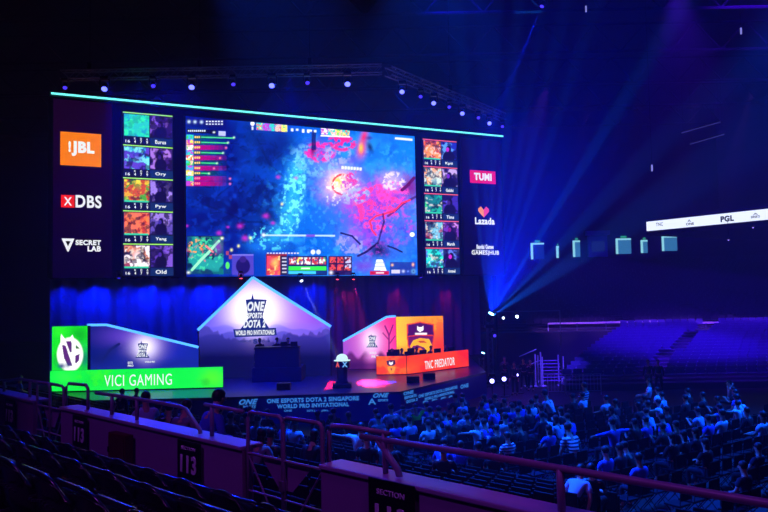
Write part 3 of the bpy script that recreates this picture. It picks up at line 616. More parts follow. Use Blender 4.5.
# -- right booth (orange and red)
rb = thing('team_booth', 'orange and red right team booth with a crest board and a slanting neon roofline', 'booth')
lb_cur = rb; seen = set()
FB = Frame((on_y(396, 340, 40.6).x, 40.6), R(1))
def po(K):
    K.grad((397, 330), (250, 190, 30), (443, 345), (245, 70, 20)); K.blob(428, 326, 14, 9, (245, 110, 15), .9, wob=.6); K.blob(438, 345, 9, 14, (235, 40, 40), .8); K.blob(400, 340, 9, 10, (252, 200, 30), .8); K.blob(404, 352, 12, 5, (240, 120, 20), .8, wob=.5); K.speck((432, 322, 14, 8, 0), 3, 70, .5, (252, 150, 10), .8); K.blob(440, 331, 3, 8, (250, 90, 20), .7)
    K.poly([(406.5, 324), (413, 323), (420, 321.5), (427, 323), (434, 324), (434.6, 336), (433, 347), (428, 355), (413, 355), (407.5, 346), (406.8, 336)], (225, 60, 30))
    K.poly([(408, 325.2), (420, 322.8), (433, 325.2), (433.5, 335), (420, 334.5), (408, 336)], (74, 12, 92)); K.poly([(408, 337), (420, 335.5), (433.3, 336.2), (432, 346), (427, 354), (414, 354), (408.8, 345)], (110, 16, 96))
    K.poly([(410, 346), (413, 340.5), (420, 338), (429, 339), (432, 345), (430, 351), (426, 354), (425, 348), (418, 345), (413, 346), (411, 349)], (252, 175, 25)); K.poly([(417, 341), (424, 340.8), (427, 343), (420, 343)], (200, 70, 30)); K.poly([(412, 350), (420, 347.5), (425, 351), (424, 354), (414, 354)], (240, 110, 30))
    K.poly([(417, 325.5), (419, 327), (421.5, 327), (423.5, 325.5), (423.4, 330), (420.2, 332.2), (417.2, 330)], (252, 245, 250)); K.rect(415, 332.8, 427, 334.8, (250, 235, 245))
o, *_ = side_board(FB, 396, 443, 316.4, rb, po)
sub(FB, seen); seen = {c.name for c in rb.children}
FW = Frame((on_y(343, 350, 41).x, 41), R(-1))
def pp(K):
    K.grad((345, 350), (150, 70, 190), (394, 335), (235, 40, 130)); K.blob(371, 342, 16, 20, (225, 160, 235), .75); K.blob(371, 340, 8, 12, (252, 235, 250), .8); K.line([(389, 352), (389, 335), (385, 326)], .7, (120, 20, 100)); K.line([(389, 336), (393, 325)], .6, (120, 20, 100)); K.line([(389, 340), (383, 333)], .5, (120, 20, 100)); K.line([(390, 343), (395, 336)], .5, (120, 20, 100))
    K._mix(.85 * np.clip((K.y - 353 + 3 * np.sin(K.x / 2.4)) / 4, 0, 1) * np.clip(abs(K.x - 371) / 9, .15, 1), (70, 12, 80)); K._mix(np.clip((K.y - 358) / 8, 0, .8), (50, 10, 80))
o, K_ = house_wing(FW, [(343, 341.4), (386.6, 317.2), (395.7, 316.4)], rb, pp)
gable_logo(FW, rb, 372, 343, 5.8, False)
for y, s in ((351.6, 'WORLD'), (355.4, 'PRO')):
    u0, u1, z0, z1 = FW.rect(369 + (y - 351) * .6, y, 376 + (y - 351) * .6, y + 2.6); text(rb, s, u0, u1, z0, z1, -.02, wht, .03)
sub(FW, seen); seen = {c.name for c in rb.children}
qA, qB, qC = on_z(376.3, 375.2, DK), on_z(407, 374.8, DK), on_z(469, 366.8, DK)
def pr(K):
    K.fill((240, 60, 14)); K.speck((390, 365, 22, 12, 0), 7, 81, .5, (250, 105, 20), .8); K.speck((440, 360, 40, 14, 0), 9, 82, .5, (235, 30, 22), .8); K.blob(464, 358, 8, 10, (225, 20, 30), .6); K.blob(412, 367, 9, 6, (250, 90, 20), .5, wob=.5)
def pr1(K):
    pr(K); K.poly([(386.5, 360.5), (395, 360), (395.5, 364), (391, 367), (387, 364.5)], (60, 10, 70)); K.poly([(389, 361.4), (391, 362.6), (393, 361.4), (393, 364), (391, 365.3), (389, 364)], (250, 240, 240)); K.poly([(387.5, 367), (391, 365.8), (395.5, 367), (394, 372.5), (390.5, 374), (388, 370)], (252, 150, 30)); K.poly([(390, 368.5), (392.5, 368.5), (391.5, 371)], (120, 20, 40))
for a, b, pf in ((qA, qB, pr1), (qB, qC, pr)):
    F_ = frame_between(a, b); L_ = (b - a).length
    K = Canvas(F_, 0.02, L_ - .02, DK + .04, DK + .98, 120, 40); pf(K); K.build('panel_picture', rb, 1.25); MB().box(0, L_, .02, .1, DK, DK + .98).build('panel_body', black, rb)
    if pf is pr:
        u0, u1, z0, z1 = F_.rect(424.5, 359, 454.5, 367.2); text(rb, 'TNC PREDATOR', u0, u1, z0, z1, -.02, wht, .012, 0, rot=.02)
    MB().box(.05, L_ - .05, .12, .85, DK + .70, DK + .74).build('desk_top', black, rb)
    sub(F_, seen); seen = {c.name for c in rb.children}

# ---- trophy pedestal in the spotlight
PP = on_z(342.5, 387.5, DK)
pd = thing('trophy_pedestal', 'small lit pedestal with a white domed top and two coloured logos, at the stage front', 'pedestal', PP)
MB().box(-.42, .42, -.32, .32, 0, .2, bev=.03).build('base', black, pd)
MB().lathe([(.3, .2), (.24, .35), (.26, .85), (.34, .98)], 24).build('column', mat('wine_laminate', (120, 20, 90), .4), pd, True)
MB().lathe([(.36, .9), (.36, 1.22)], 24).build('display_band', mat('dark_purple', (40, 14, 70), .4), pd)
MB().lathe([(.38, 1.22), (.38, 1.25), (.27, 1.27), (.26, 1.38), (.2, 1.47), (.08, 1.53), (.01, 1.54)], 24).build('domed_top', glow('lit_dome', (205, 240, 238), 1.1), pd, True)
lred = glow('logo_coral', (235, 90, 80), .9); lblu = glow('logo_sky', (120, 190, 255), .9)
text(pd, 'A', -.27, -.1, .96, 1.2, -.35, lred, .08, name='red_logo'); text(pd, 'X', .02, .27, .96, 1.2, -.37, lblu, .05, name='blue_logo')
# stage monitors
def monitor(px, py, label):
    p = on_z(px, py, DK); t = thing('stage_monitor', label, 'speaker', p, R(180))
    MB().prism([(-.3, 0), (.3, 0), (.3, .3), (-.3, .3)], -.22, .22).build('speaker_box', black, t); MB().box(-.26, .26, .225, .24, .04, .26).build('grille', blackm, t)
monitor(284, 389.5, 'black stage monitor speaker at the front edge, left of the pedestal'); monitor(413, 382.5, 'black stage monitor speaker under the right desk corner'); monitor(429, 379, 'black stage monitor speaker before the red panel lettering')

# ================================================================== moving heads and trusses
lens_on = glow('lamp_glass_blue', (95, 100, 255), 3.4); lens_dim = glow('lamp_glass_violet', (70, 50, 255), 1.6); lens_red = glow('lamp_glass_red', (255, 60, 70), 6); lens_cy = glow('lamp_glass_cyan', (140, 230, 255), 14); lens_wh = glow('lamp_glass_white', (210, 225, 255), 5)
def make_head():
    t = thing('moving_spotlight', '', 'lamp')
    MB().box(-.17, .17, -.14, .14, -.0, .12, bev=.02).build('base', blackm, t)
    y = MB()
    for s in (-1, 1): y.box(s * .19 - .02, s * .19 + .02, -.05, .05, -.34, .0)
    y.box(-.21, .21, -.06, .06, -.03, .0).build('yoke', blackm, t)
    h = MB().lathe([(.1, .16), (.14, .1), (.145, -.1), (.125, -.2)], 16).build('head', blackm, t, True, (0, 0, -.28))
    MB().lathe([(.115, -.215), (.115, -.2), (.1, -.2)], 16).build('lens', lens_on, h)
    return t
head0 = make_head(); used_head = [False]
def moving_head(loc, target, lens, label, group, scale=1.0, up=False):
    t = head0 if not used_head[0] else copy_tree(head0); used_head[0] = True
    t['label'] = label; 
    if group: t['group'] = group
    elif 'group' in t: del t['group']
    t.location = loc; t.scale = (scale,) * 3
    M = Matrix.Rotation(math.pi, 4, 'X') if up else Matrix.Identity(4); t.rotation_euler = M.to_euler()
    h = [c for c in t.children if c.name.startswith('head')][0]
    src = Vector(loc) + (M.to_3x3() @ Vector((0, 0, -.28))) * scale
    dv = M.to_3x3().inverted() @ (Vector(target) - src)
    h.rotation_euler = dv.to_track_quat('-Z', 'Y').to_euler()
    slotmat(h.children[0], lens); return src
def truss(a, b, label, s=.4, cat='truss'):
    a, b = Vector(a), Vector(b); d = b - a; L = d.length
    t = thing('lighting_truss', label, cat, a, math.atan2(d.y, d.x))
    up = math.asin(d.z / L); t.rotation_euler = (0, -up, math.atan2(d.y, d.x))
    for y in (-s / 2, s / 2):
        for z in (-s / 2, s / 2): MB().tube([(0, y, z), (L, y, z)], .03, 6).build('chord', steel, t)
    l = MB(); n = max(2, int(L / s))
    for i in range(n):
        x0, x1 = L * i / n, L * (i + 1) / n; k = 1 if i % 2 else -1
        for y in (-s / 2, s / 2): l.tube([(x0, y, -k * s / 2), (x1, y, k * s / 2)], .014, 4)
        for z in (-s / 2, s / 2): l.tube([(x0, -k * s / 2, z), (x1, k * s / 2, z)], .014, 4)
    l.build('lattice', steel, t); return t
def hoist(a, z1, label, grp):
    t = thing('truss_hoist_cable', label, 'cable', a, 0, grp); MB().tube([(0, 0, .2), (0, 0, z1 - a[2])], .02, 5).build('steel_cable', blackm, t); MB().box(-.1, .1, -.1, .1, .2, .6, bev=.02).build('hoist_motor', blackm, t)
TA, TB = on_y(62, 73, 34), on_y(382, 71.5, 34); TB.z = TA.z = (TA.z + TB.z) / 2
r_ = ray(503, 117); tt = (TA.z - EYE) / r_.z; TC = Vector((r_.x * tt, r_.y * tt, TA.z))
truss(TA, TB, 'long straight lighting truss hanging above the left and centre of the screens'); truss(TB + Vector((.3, .3, 0)), TC, 'receding lighting truss above the right end of the screens')
for i, x in enumerate((90, 200, 310)):
    p = on_y(x, 72, 34); p.z = TA.z; hoist(p, 24.2, 'thin hoist cable holding up the straight lighting truss', 'hoist cables of the straight truss')
hoist(TC.lerp(TB, .5), 24.2, 'thin hoist cable holding up the receding lighting truss', 'hoist cable of the receding truss')
heads = [(65, 77.5, 0), (105, 75, 1), (153, 81, 0), (192, 76.5, 1), (233, 82, 0), (272, 77, 1), (307, 82, 0), (347.5, 77, 1)]
for i, (x, y, big) in enumerate(heads):
    p = on_y(x, y, 33.7)
    p.z = TA.z - .22 - .12
    q = on_y(x, y, 33.7); tgt = Vector((q.x * .82, 20, 0)) if big else Vector((q.x * .9 + 3, 24, 1))
    moving_head(p, tgt, lens_on if big else lens_dim, ('bright blue moving head lamp under the straight truss' if big else 'dim violet moving head lamp under the straight truss'), 'bright lamps under the straight truss' if big else 'dim lamps under the straight truss', 1.15 if big else .85)
for i, (x, y, big) in enumerate([(402, 84, 1), (420.5, 96, 0), (433.5, 97.5, 1), (449, 107, 0), (462, 108.5, 1), (478, 117, 0), (489, 118.5, 1), (502, 126, 0)]):
    f = (x - 384) / (503 - 384); p = TB.lerp(TC, min(1, f * (TB.y / (TB.y + (TC.y - TB.y) * (1 - f))) ** .5)); 
    # point of the truss that shows at column x
    lo, hi = 0.0, 1.0
    for _ in range(30):
        m_ = (lo + hi) / 2; q = TB.lerp(TC, m_)
        if project(q.x, q.y, q.z)[0] < x: lo = m_
        else: hi = m_
    p = TB.lerp(TC, lo); p.z = TA.z - .34
    moving_head(p, Vector((p.x * 1.0 - 2, 21, 0)), lens_on if big else lens_dim, ('bright blue moving head lamp under the receding truss' if big else 'dim violet moving head lamp under the receding truss'), 'bright lamps under the receding truss' if big else 'dim lamps under the receding truss', 1.05 if big else .8)
# small lamps under the screens, washing the curtain and the stage
for px, py, ln, lab in ((119, 277, lens_dim, 'small violet lamp under the left portrait screen'), (337.5, 278.5, lens_red, 'left one of two red lamps under the main screen'), (353.5, 278.5, lens_red, 'right one of two red lamps under the main screen'), (241, 277.5, lens_red, 'small red lamp at the left slope of the gabled roof'), (300.5, 280.5, lens_wh, 'white moving head lamp aimed at the pedestal'), (421, 276.5, lens_dim, 'small violet lamp below the right portrait screen')):
    dd0 = -6.5 if ln is lens_wh else -.3; u, z = LED.uv(px, py, dd0); p = LED.world(u, dd0, z + .28)
    tgt = Vector((PP.x, PP.y, DK + 1)) if ln is lens_wh else p + Vector((0, -.6, -4))
    src = moving_head(p, tgt, ln, lab, None, .7)
    bp_ = [LED.world(u, dd_, zz_) for dd_, zz_ in ((.24, zb - .1), (dd0, zb - .1), (dd0, p.z + .06))]; MB_ = MB().tube(bp_, .02, 5).mesh('lamp_bracket', blackm)
    br = link('lamp_bracket', MB_); tag(br, 'short bracket holding the ' + lab, 'bracket')
    if ln is lens_red and px > 300: spot(p + Vector((0, -.1, -.4)), p + Vector((0, .15, -5)), 80000, (255, 8, 90), 9, .8, .04)
    if ln is lens_wh: spot(src + (tgt - src).normalized() * .3, tgt, 200000, (150, 185, 255), 4.5, .3, .04)
# ---- right lamp tower with the blue fan
def tower(px, py_top, py_bot, Y, label, s=.3):
    a = on_y(px, py_bot, Y); b = on_y(px, py_top, Y); a.z = 0
    t = thing('lighting_tower', label, 'tower', (a.x, Y, 0)); H = b.z
    for x in (-s / 2, s / 2):
        for y in (-s / 2, s / 2): MB().tube([(x, y, 0.04), (x, y, H)], .025, 6).build('chord', steel, t)
    l = MB(); n = int(H / s)
    for i in range(n):
        z0, z1 = H * i / n, H * (i + 1) / n; k = 1 if i % 2 else -1
        for y in (-s / 2, s / 2): l.tube([(-k * s / 2, y, z0), (k * s / 2, y, z1)], .012, 4)
        for x in (-s / 2, s / 2): l.tube([(x, -k * s / 2, z0), (x, k * s / 2, z1)], .012, 4)
    l.build('lattice', steel, t); MB().box(-.5, .5, -.5, .5, 0, .04).build('base_plate', blackm, t); return H, a.x
YT = 43.5
tower(491, 324, 380, YT + .3, 'slim dark lamp tower right of the stage with blue lamps stacked on it')
FAN = on_y(489, 318, YT)
moving_head(FAN - Vector((0, 0, .42)), FAN + Vector((.5, -.4, 1)), lens_cy, 'brightest cyan moving head lamp on the lamp tower, source of the fan of beams', None, 1.5, up=True)
L2 = on_y(494, 335.5, YT); moving_head(L2 + Vector((0, 0, .2)), L2 + Vector((.1, -1, .1)), lens_dim, 'small blue lamp in the middle of the lamp tower', None, .8)
L3 = on_y(482, 354.5, YT - 1.5); tower(482, 358, 380, YT - 1.5, 'short lamp stand left of the tall lamp tower', .25); moving_head(L3 - Vector((0, 0, .28)), L3 + Vector((.35, -.3, 1)), lens_cy, 'cyan lamp on the short lamp stand beside the stage', None, .8, up=True)
for px, py, sc in ((503, 319, .7), (516.5, 317, .9)):
    p = on_y(px, py, 46); moving_head(p + Vector((0, 0, .25)), p + Vector((0, -1, .15)), lens_wh, 'small white lamp %s the lamp tower on the high rail' % ('just right of' if px < 510 else 'well right of'), None, sc)
ra, rbb = on_y(488, 317.5, 46), on_y(560, 316.5, 46)
lamp_rail = thing('lamp_bar', 'thin horizontal bar carrying two white lamps right of the lamp tower', 'bar'); MB().tube([(ra.x, 46, ra.z + .35), (rbb.x, 46, ra.z + .35)], .04, 6).build('pipe', steel, lamp_rail)
for x in (ra.x, rbb.x): MB().tube([(x, 46, 0), (x, 46, ra.z + .35)], .04, 6).build('post', steel, lamp_rail)
for i, (px, py) in enumerate(((492, 380), (504, 378), (517.5, 374.8))):
    p = on_y(px, py, 36.5 + i * 1.2)
    moving_head(p + Vector((0, 0, .2)), p + Vector((-.15, -1, .12)), glow('lamp_glass_floor', (140, 130, 255), 11), ('leftmost', 'middle', 'rightmost')[i] + ' of three blue lamps at the right end of the stage', None, .95)
    ps = thing('lamp_pole', ('leftmost', 'middle', 'rightmost')[i] + ' of three short poles under the blue lamps at the stage end', 'pole', (p.x, p.y, 0)); MB().tube([(0, 0, .0), (0, 0, p.z + .2)], .03, 6).build('pipe', blackm, ps); MB().box(-.25, .25, -.25, .25, 0, .03).build('foot', blackm, ps)
# ================================================================== low wall, rails, gates and seats in front
P0 = on_z(0, 393, EYE - 1.8); P1 = on_z(530, 510, EYE - 1.8)
P0.z = P1.z = 0
WF = frame_between(P0, P1); CAP = EYE - 1.8; FLZ = CAP - 1.05        # wall cap height, floor on our side
wmat = mat('painted_wall', (150, 118, 160), .6, noise=.12, nscale=1.2); capm = mat('wall_cap_paint', (168, 150, 180), .35, noise=.1, nscale=2)
def uc(px, py=None):                    # where the cap line shows at column px
    lo, hi = -30.0, 30.0
    for _ in range(50):
        m = (lo + hi) / 2; q = WF.world(m, 0, CAP)
        if q.y < 1 or project(q.x, q.y, q.z)[0] > px: hi = m
        else: lo = m
    return lo
def wallseg(u0, u1, n):
    t = thing('wall_low_%d' % n, None, None, (WF.p.x, WF.p.y, 0), WF.ang); t['kind'] = 'structure'
    MB().box(u0, u1, 0, .16, FLZ - 2.2, CAP - .05).build('wall_low_%d_body' % n, wmat, t); MB().box(u0 - .01, u1 + .01, -.03, .3, CAP - .05, CAP, bev=.012).build('wall_low_%d_cap' % n, capm, t)
    for c in t.children: c['kind'] = 'structure'
ug = [uc(33), uc(61), uc(242), uc(321)]
wallseg(uc(0) - 8, ug[0], 1); wallseg(ug[1], ug[2], 2); wallseg(ug[3], uc(530) + 4.5, 3)
# own-side floor with steps
for k in range(4):
    o = MB().box(-14, 16, -1.12 - 1.0 * k, -1.12 - 1.0 * (k - 1) if k else 0, FLZ - 3, FLZ + .32 * k).build('floor_tier_%d' % (k + 1), mat('concrete', (60, 55, 66), .8, noise=.2, nscale=3)); place(o, WF); o['kind'] = 'structure'
# section signs
signm = mat('sign_black', (8, 8, 10), .4); signw = mat('sign_letters', (230, 230, 230), .6)
def sign(px0, px1, h, s, label, big=False):
    u0, u1 = uc(px0), uc(px1); z1 = CAP - .07 if not big else CAP + .0
    t = WF.thing('section_sign', label, 'sign'); d = -.06
    MB().box(u0, u1, d, d + .02, z1 - h, z1, bev=.008).build('sign_plate', signm, t)
    um, w = (u0 + u1) / 2, (u1 - u0)
    text(t, 'SECTION', um - w * .3, um + w * .3, z1 - h * .22, z1 - h * .14, d - .004, signw, .01)
    text(t, s, um - w * .34, um + w * .34, z1 - h * .82, z1 - h * .36, d - .004, signw, .03, name='numerals'); return t
sign(8, 18, .5, '113', 'small dark section sign at the far left end of the low wall'); sign(76, 90, .5, '113', 'dark 113 section sign between the left gate and the red box'); sign(181, 204, .5, '113', 'dark 113 section sign just left of the steel gate with crossed braces'); sign(372, 418, .66, '113', 'large black section sign right of the gate at the bottom edge', True)
t = WF.thing('red_box', 'dark red metal box mounted on the low wall between two section signs', 'box')
u0, u1 = uc(119), uc(136)
MB().box(u0, u1, -.17, -.04, CAP - .62, CAP - .16, bev=.01).build('box_body', mat('red_enamel', (80, 8, 14), .5), t); MB().box(u0 + .03, u1 - .03, -.185, -.17, CAP - .58, CAP - .2, bev=.005).build('box_door', mat('red_enamel'), t); MB().tube([(u0 + .06, -.2, CAP - .44), (u0 + .06, -.2, CAP - .36)], .012, 6).build('handle', blackm, t)
# handrails
railm = mat('rail_paint', (138, 124, 146), .38, 0)
def rail(pts, label, extra=(), r=.028, rz=.0):
    t = WF.thing('handrail', label, 'handrail')
    def P(px, py, d=.14):
        r_ = ray(px, py); o = WF.p + WF.dn * d; tt = o.dot(WF.dn) / Vector((r_.x, r_.y)).dot(WF.dn); q = Vector((r_.x, r_.y)) * tt; return ((q - WF.p).dot(WF.du), d, EYE + r_.z * tt)
    MB().tube([P(*p) for p in pts], r, 8).build('rail_tube', railm, t, True)
    for e in extra: MB().tube([P(*p) for p in e], r * 1.05, 8).build('post', railm, t, True)
    return t
rail([(-6, 384), (0, 381), (20, 379), (58, 385)], 'handrail at the far left end above the low wall', [((4, 380), (4, 394)), ((30, 381), (30, 399))])
rail([(66, 408), (66, 387), (69, 383.5), (86, 385), (88, 389), (88, 411)], 'short looped handrail right of the left gate')
rail([(96, 393), (112, 395), (150, 401), (180, 406.5), (186, 409), (200, 430), (201, 438)], 'handrail above the red box with a slanting end leg', [((137, 399.5), (137, 426)), ((112, 395), (112, 419))])
rail([(205, 404.5), (222, 407.5), (243, 411.5)], 'short handrail joining the gate with crossed braces', [((212, 406), (212, 438.5))])
rail([(329, 469), (329, 431), (332, 425.5), (346, 426.5), (389, 433.5)], 'short handrail just right of the gate, ending above the large sign', [((384, 433), (386, 478))])
rail([(361, 436.2), (475, 454), (620, 478.5), (770, 504), (800, 509)], 'long handrail sloping down to the bottom right corner', [((378, 440), (398, 470), (402, 488)), ((560, 469), (562, 516))], r=.033)
# gates
def gate(u0, u1, top, label, mid=True):
    t = WF.thing('steel_gate', label, 'gate'); d = .06; z0 = FLZ - .02; h = top; um = (u0 + u1) / 2; c = .07
    for a, b in ((u0 + .04, um - .01), (um + .01, u1 - .04)):
        MB().tube([(a, d, z0), (a, d, h - c), (a + c * .3, d, h - c * .3), (a + c, d, h), (b - c, d, h), (b - c * .3, d, h - c * .3), (b, d, h - c), (b, d, z0)], .024, 8).build('gate_frame', railm, t, True)
        MB().tube([(a, d, CAP - .08), (b, d, CAP - .08)], .018, 6).build('cross_bar', railm, t); MB().tube([(a, d, CAP - .52), (b, d, CAP - .52)], .012, 6).build('cross_bar', railm, t)
    MB().tube([(u0 + .05, d, CAP - .1), (um, d, CAP - 1.0)], .012, 6).build('brace', railm, t); MB().tube([(u1 - .05, d, CAP - .1), (um, d, CAP - 1.0)], .012, 6).build('brace', railm, t)
    MB().box(um - .03, um + .03, d - .05, d + .03, CAP - .42, CAP - .3, bev=.005).build('latch', mat('latch_zinc', (190, 180, 190), .3, .8), t)
    q = MB().prism([(u0 + .25, CAP - .1), (u1 - .25, CAP - .1), (um + .12, CAP - .42), (um - .12, CAP - .42)], d + .03, d + .04); q.build('infill_plate', wmat, t)  # made-up plate in place of the wall seen behind the gate
    return t
def zrow(px, py):
    u, z = WF.uv(px, py); return z
gate(ug[2], ug[3], (zrow(262, 415.5) + zrow(300, 421)) / 2, 'purple steel double gate with crossed braces in the middle of the low wall')
gate(ug[0], ug[1], (zrow(40, 383) + zrow(55, 386)) / 2, 'dark steel double gate near the left end of the low wall')

# ---- stadium seats, prototype with parts
seatm = mat('seat_plastic', (22, 20, 28), .22, spec=.7); seatd = mat('seat_frame_paint', (14, 14, 16), .4, .4)
def make_seat():
    t = thing('stadium_seat', '', 'seat')
    bm = bmesh.new(); nu, nv = 12, 8; rows = []
    for s in (0, 1):
        g = []
        for j in range(nv + 1):
            v = j / nv; row = []
            for i in range(nu + 1):
                x = -1 + 2 * i / nu; hw = .235 * (1 - .12 * v ** 2); 
                zt = .40 + .47 * v - (.13 * abs(x) ** 2.6 + .03 * x * x) * v ** 3
                y = -.16 - .10 * v + .05 * x * x * (1 - .3 * v) - .012 * math.sin(v * 6)
                y += -.035 * s * (1 - .4 * v ** 4)
                row.append(bm.verts.new((x * hw, y, zt - (.004 * s))))
            g.append(row)
        rows.append(g)
    for s in (0, 1):
        for j in range(nv):
            for i in range(nu): bm.faces.new((rows[s][j][i], rows[s][j][i + 1], rows[s][j + 1][i + 1], rows[s][j + 1][i]))
    rim = [rows[0][0][i] for i in range(nu + 1)] + [rows[0][j][nu] for j in range(1, nv + 1)] + [rows[0][nv][i] for i in range(nu - 1, -1, -1)] + [rows[0][j][0] for j in range(nv - 1, 0, -1)]
    rim2 = [rows[1][0][i] for i in range(nu + 1)] + [rows[1][j][nu] for j in range(1, nv + 1)] + [rows[1][nv][i] for i in range(nu - 1, -1, -1)] + [rows[1][j][0] for j in range(nv - 1, 0, -1)]
    for k in range(len(rim)): bm.faces.new((rim[k], rim[(k + 1) % len(rim)], rim2[(k + 1) % len(rim)], rim2[k]))
    b = MB(); b.bm.free(); b.bm = bm; br = b.build('backrest', seatm, t, True)
    v = MB()
    for i in range(9): v.box(-.15 + i * .0375 - .01, -.15 + i * .0375 + .01, -.285, -.27, .655 + .012 * math.cos(i - 4), .67 + .012 * math.cos(i - 4))
    v.build('vent_slots', mat('seat_vent', (40, 38, 48), .3), br)
    v = MB(); v.tube([(-.19, -.268, .80), (-.1, -.285, .825), (.1, -.285, .825), (.19, -.268, .80)], .007, 5); v.build('back_ridge', seatm, br, True)
    s = MB(); s.box(-.215, .215, -.13, -.06, .40, .76, bev=.03); s.build('seat', seatm, t, True)
    MB().box(-.03, .03, -.22, -.12, .0, .44, bev=.01).build('leg', seatd, t); MB().box(-.2, .2, -.2, -.1, .36, .42, bev=.01).build('hinge', seatd, t)
    MB().box(.225, .262, -.22, .1, .60, .63, bev=.01).build('armrest', seatd, t)
    return t
seat0 = make_seat(); first = [True]
def put_seat(loc, rz, label, group):
    global first
    t = seat0 if first[0] else copy_tree(seat0); first[0] = False
    t.location = loc; t.scale = (1.38, 1.2, 1.03); t.rotation_euler = (0, 0, rz); t['label'] = label; t['group'] = group; return t
rowlab = ['empty black seat in the row right behind the low wall', 'empty black seat in the second row from the low wall', 'empty black seat in the row nearest to the camera, lower left']
for k, (d, z) in enumerate(((-.62, FLZ), (-1.62, FLZ + .32), (-2.62, FLZ + .64))):
    for i in range(34):
        u = -8 + i * .74 + k * .3
        p = WF.world(u, d, z); 
        if p.y < 1: continue
        q = project(p.x, p.y, p.z + .85)
        if q[0] < -25 or q[0] > 770 or q[1] > 545 or q[1] < 300: continue
        if k > 0 and q[0] > 260: continue
        dd = (Vector((p.x, p.y, p.z + .8)) - Vector((0, 0, EYE))).length
        if dd < 2.2: continue
        put_seat(p, WF.ang, rowlab[k], 'seats row %d before the low wall' % (k + 1) if False else ['seats right behind the low wall', 'seats in the second row', 'seats nearest to the camera'][k])

# ================================================================== lower bank beyond the wall + arena floor seating
S_END = 10.8; G0 = 2.05
def gz_(X, Y):
    s = (Vector((X, Y)) - WF.p).dot(WF.dn)
    if s < 0.3: return G0
    return max(0, G0 - .18 * math.floor(s / .9) )
o = thing('floor_bank', None, None, (WF.p.x, WF.p.y, 0), WF.ang); o['kind'] = 'structure'
bk = MB()
for k in range(12):
    z = max(.01, G0 - .18 * k)
    bk.box(-22, 26, .31 + .9 * k if k == 0 else .9 * k, .9 * (k + 1), -.1, z)
bk.build('floor_bank_steps', mat('concrete_dark', (8, 8, 12), .8, noise=.2, nscale=2), o)['kind'] = 'structure'
# small copies: one mesh each
def chair_mesh():
    b = MB(); b.box(-.22, .22, -.2, .22, .42, .47, bev=.012)
    b.box(-.21, .21, -.25, -.22, .58, .88, bev=.012)
    for s in (-1, 1):
        b.tube([(s * .21, -.24, .86), (s * .21, -.2, .45), (s * .21, .2, 0)], .012, 4); b.tube([(s * .21, .18, .44), (s * .21, -.26, 0)], .012, 4)
    return b.mesh('folding_chair', mat('chair_plastic', (5, 5, 8), .7, spec=.2))
def bank_mesh():
    b = MB(); b.box(-.22, .22, -.1, -.04, .36, .74, bev=.015); b.box(-.23, .23, -.22, -.17, .42, .84, bev=.015); b.box(-.03, .03, -.2, -.1, .0, .45); return b.mesh('bank_seat', mat('bank_seat_plastic', (5, 5, 9), .7, spec=.25))
def copies(name, me, spots, label, cat, group, stuff_label):
    # spots: (X, Y, Z, rz); the 300 that show largest are objects, the rest one mass
    spots = sorted(spots, key=lambda s: (s[0] ** 2 + s[1] ** 2))
    for i, (X, Y, Z, rz) in enumerate(spots[:300]):
        c = bpy.data.objects.new(name, me); COL.objects.link(c); c.location = (X, Y, Z); c.rotation_euler.z = rz; tag(c, label, cat, group)
    rest = spots[300:]
    if rest:
        bm = bmesh.new()
        for X, Y, Z, rz in rest:
            n = len(bm.verts); bm.from_mesh(me); bm.verts.ensure_lookup_table()
            bmesh.ops.transform(bm, matrix=Matrix.Translation((X, Y, Z)) @ Matrix.Rotation(rz, 4, 'Z'), verts=bm.verts[n:])
        m2 = bpy.data.meshes.new(name + '_mass'); bm.to_mesh(m2); bm.free(); m2.materials.append(me.materials[0])
        c = bpy.data.objects.new(name + '_mass', m2); COL.objects.link(c); tag(c, stuff_label, cat, None, 'stuff')
def inview(X, Y, Z, m=12):
    if Y < 2: return False
    a, b = project(X, Y, Z); return -m < a < 768 + m and 0 < b < 512 + m
bank_spots = []
for k in range(1, 12):
    z = max(.01, G0 - .18 * k)
    for i in range(88):
        u = -21 + i * .53
        if abs(u - (ug[2] + ug[3]) / 2) < .7 or abs(u - (ug[0] + ug[1]) / 2) < .7: continue
        p = WF.world(u, .9 * k + .5, z)
        if inview(p.x, p.y, z + .8): bank_spots.append((p.x, p.y, z, WF.ang))
FLF = math.atan2(.56, .83)              # direction of the floor rows
fr, ff = Vector((math.cos(FLF), math.sin(FLF))), Vector((-math.sin(FLF), math.cos(FLF)))
stage_poly = [(p.x, p.y) for p in dp]
def near_stage(X, Y):
    px, py = project(X, Y, 0)
    pts = [project(p.x, p.y, 0) for p in dp]
    yy = np.interp(px, [q[0] for q in pts], [q[1] for q in pts])
    return py < yy + 27
floor_spots = []
for j in range(-8, 34):
    for i in range(-30, 50):
        if i in (4, 5, 22, 23): continue
        q = Vector((4, 20)) + fr * (i * .56) + ff * (j * 1.0)
        if (q - WF.p).dot(WF.dn) < S_END + .6 or q.x > 21 or q.y > 36.5: continue
        if near_stage(q.x, q.y) or not inview(q.x, q.y, .6): continue
        floor_spots.append((q.x, q.y, 0, FLF))
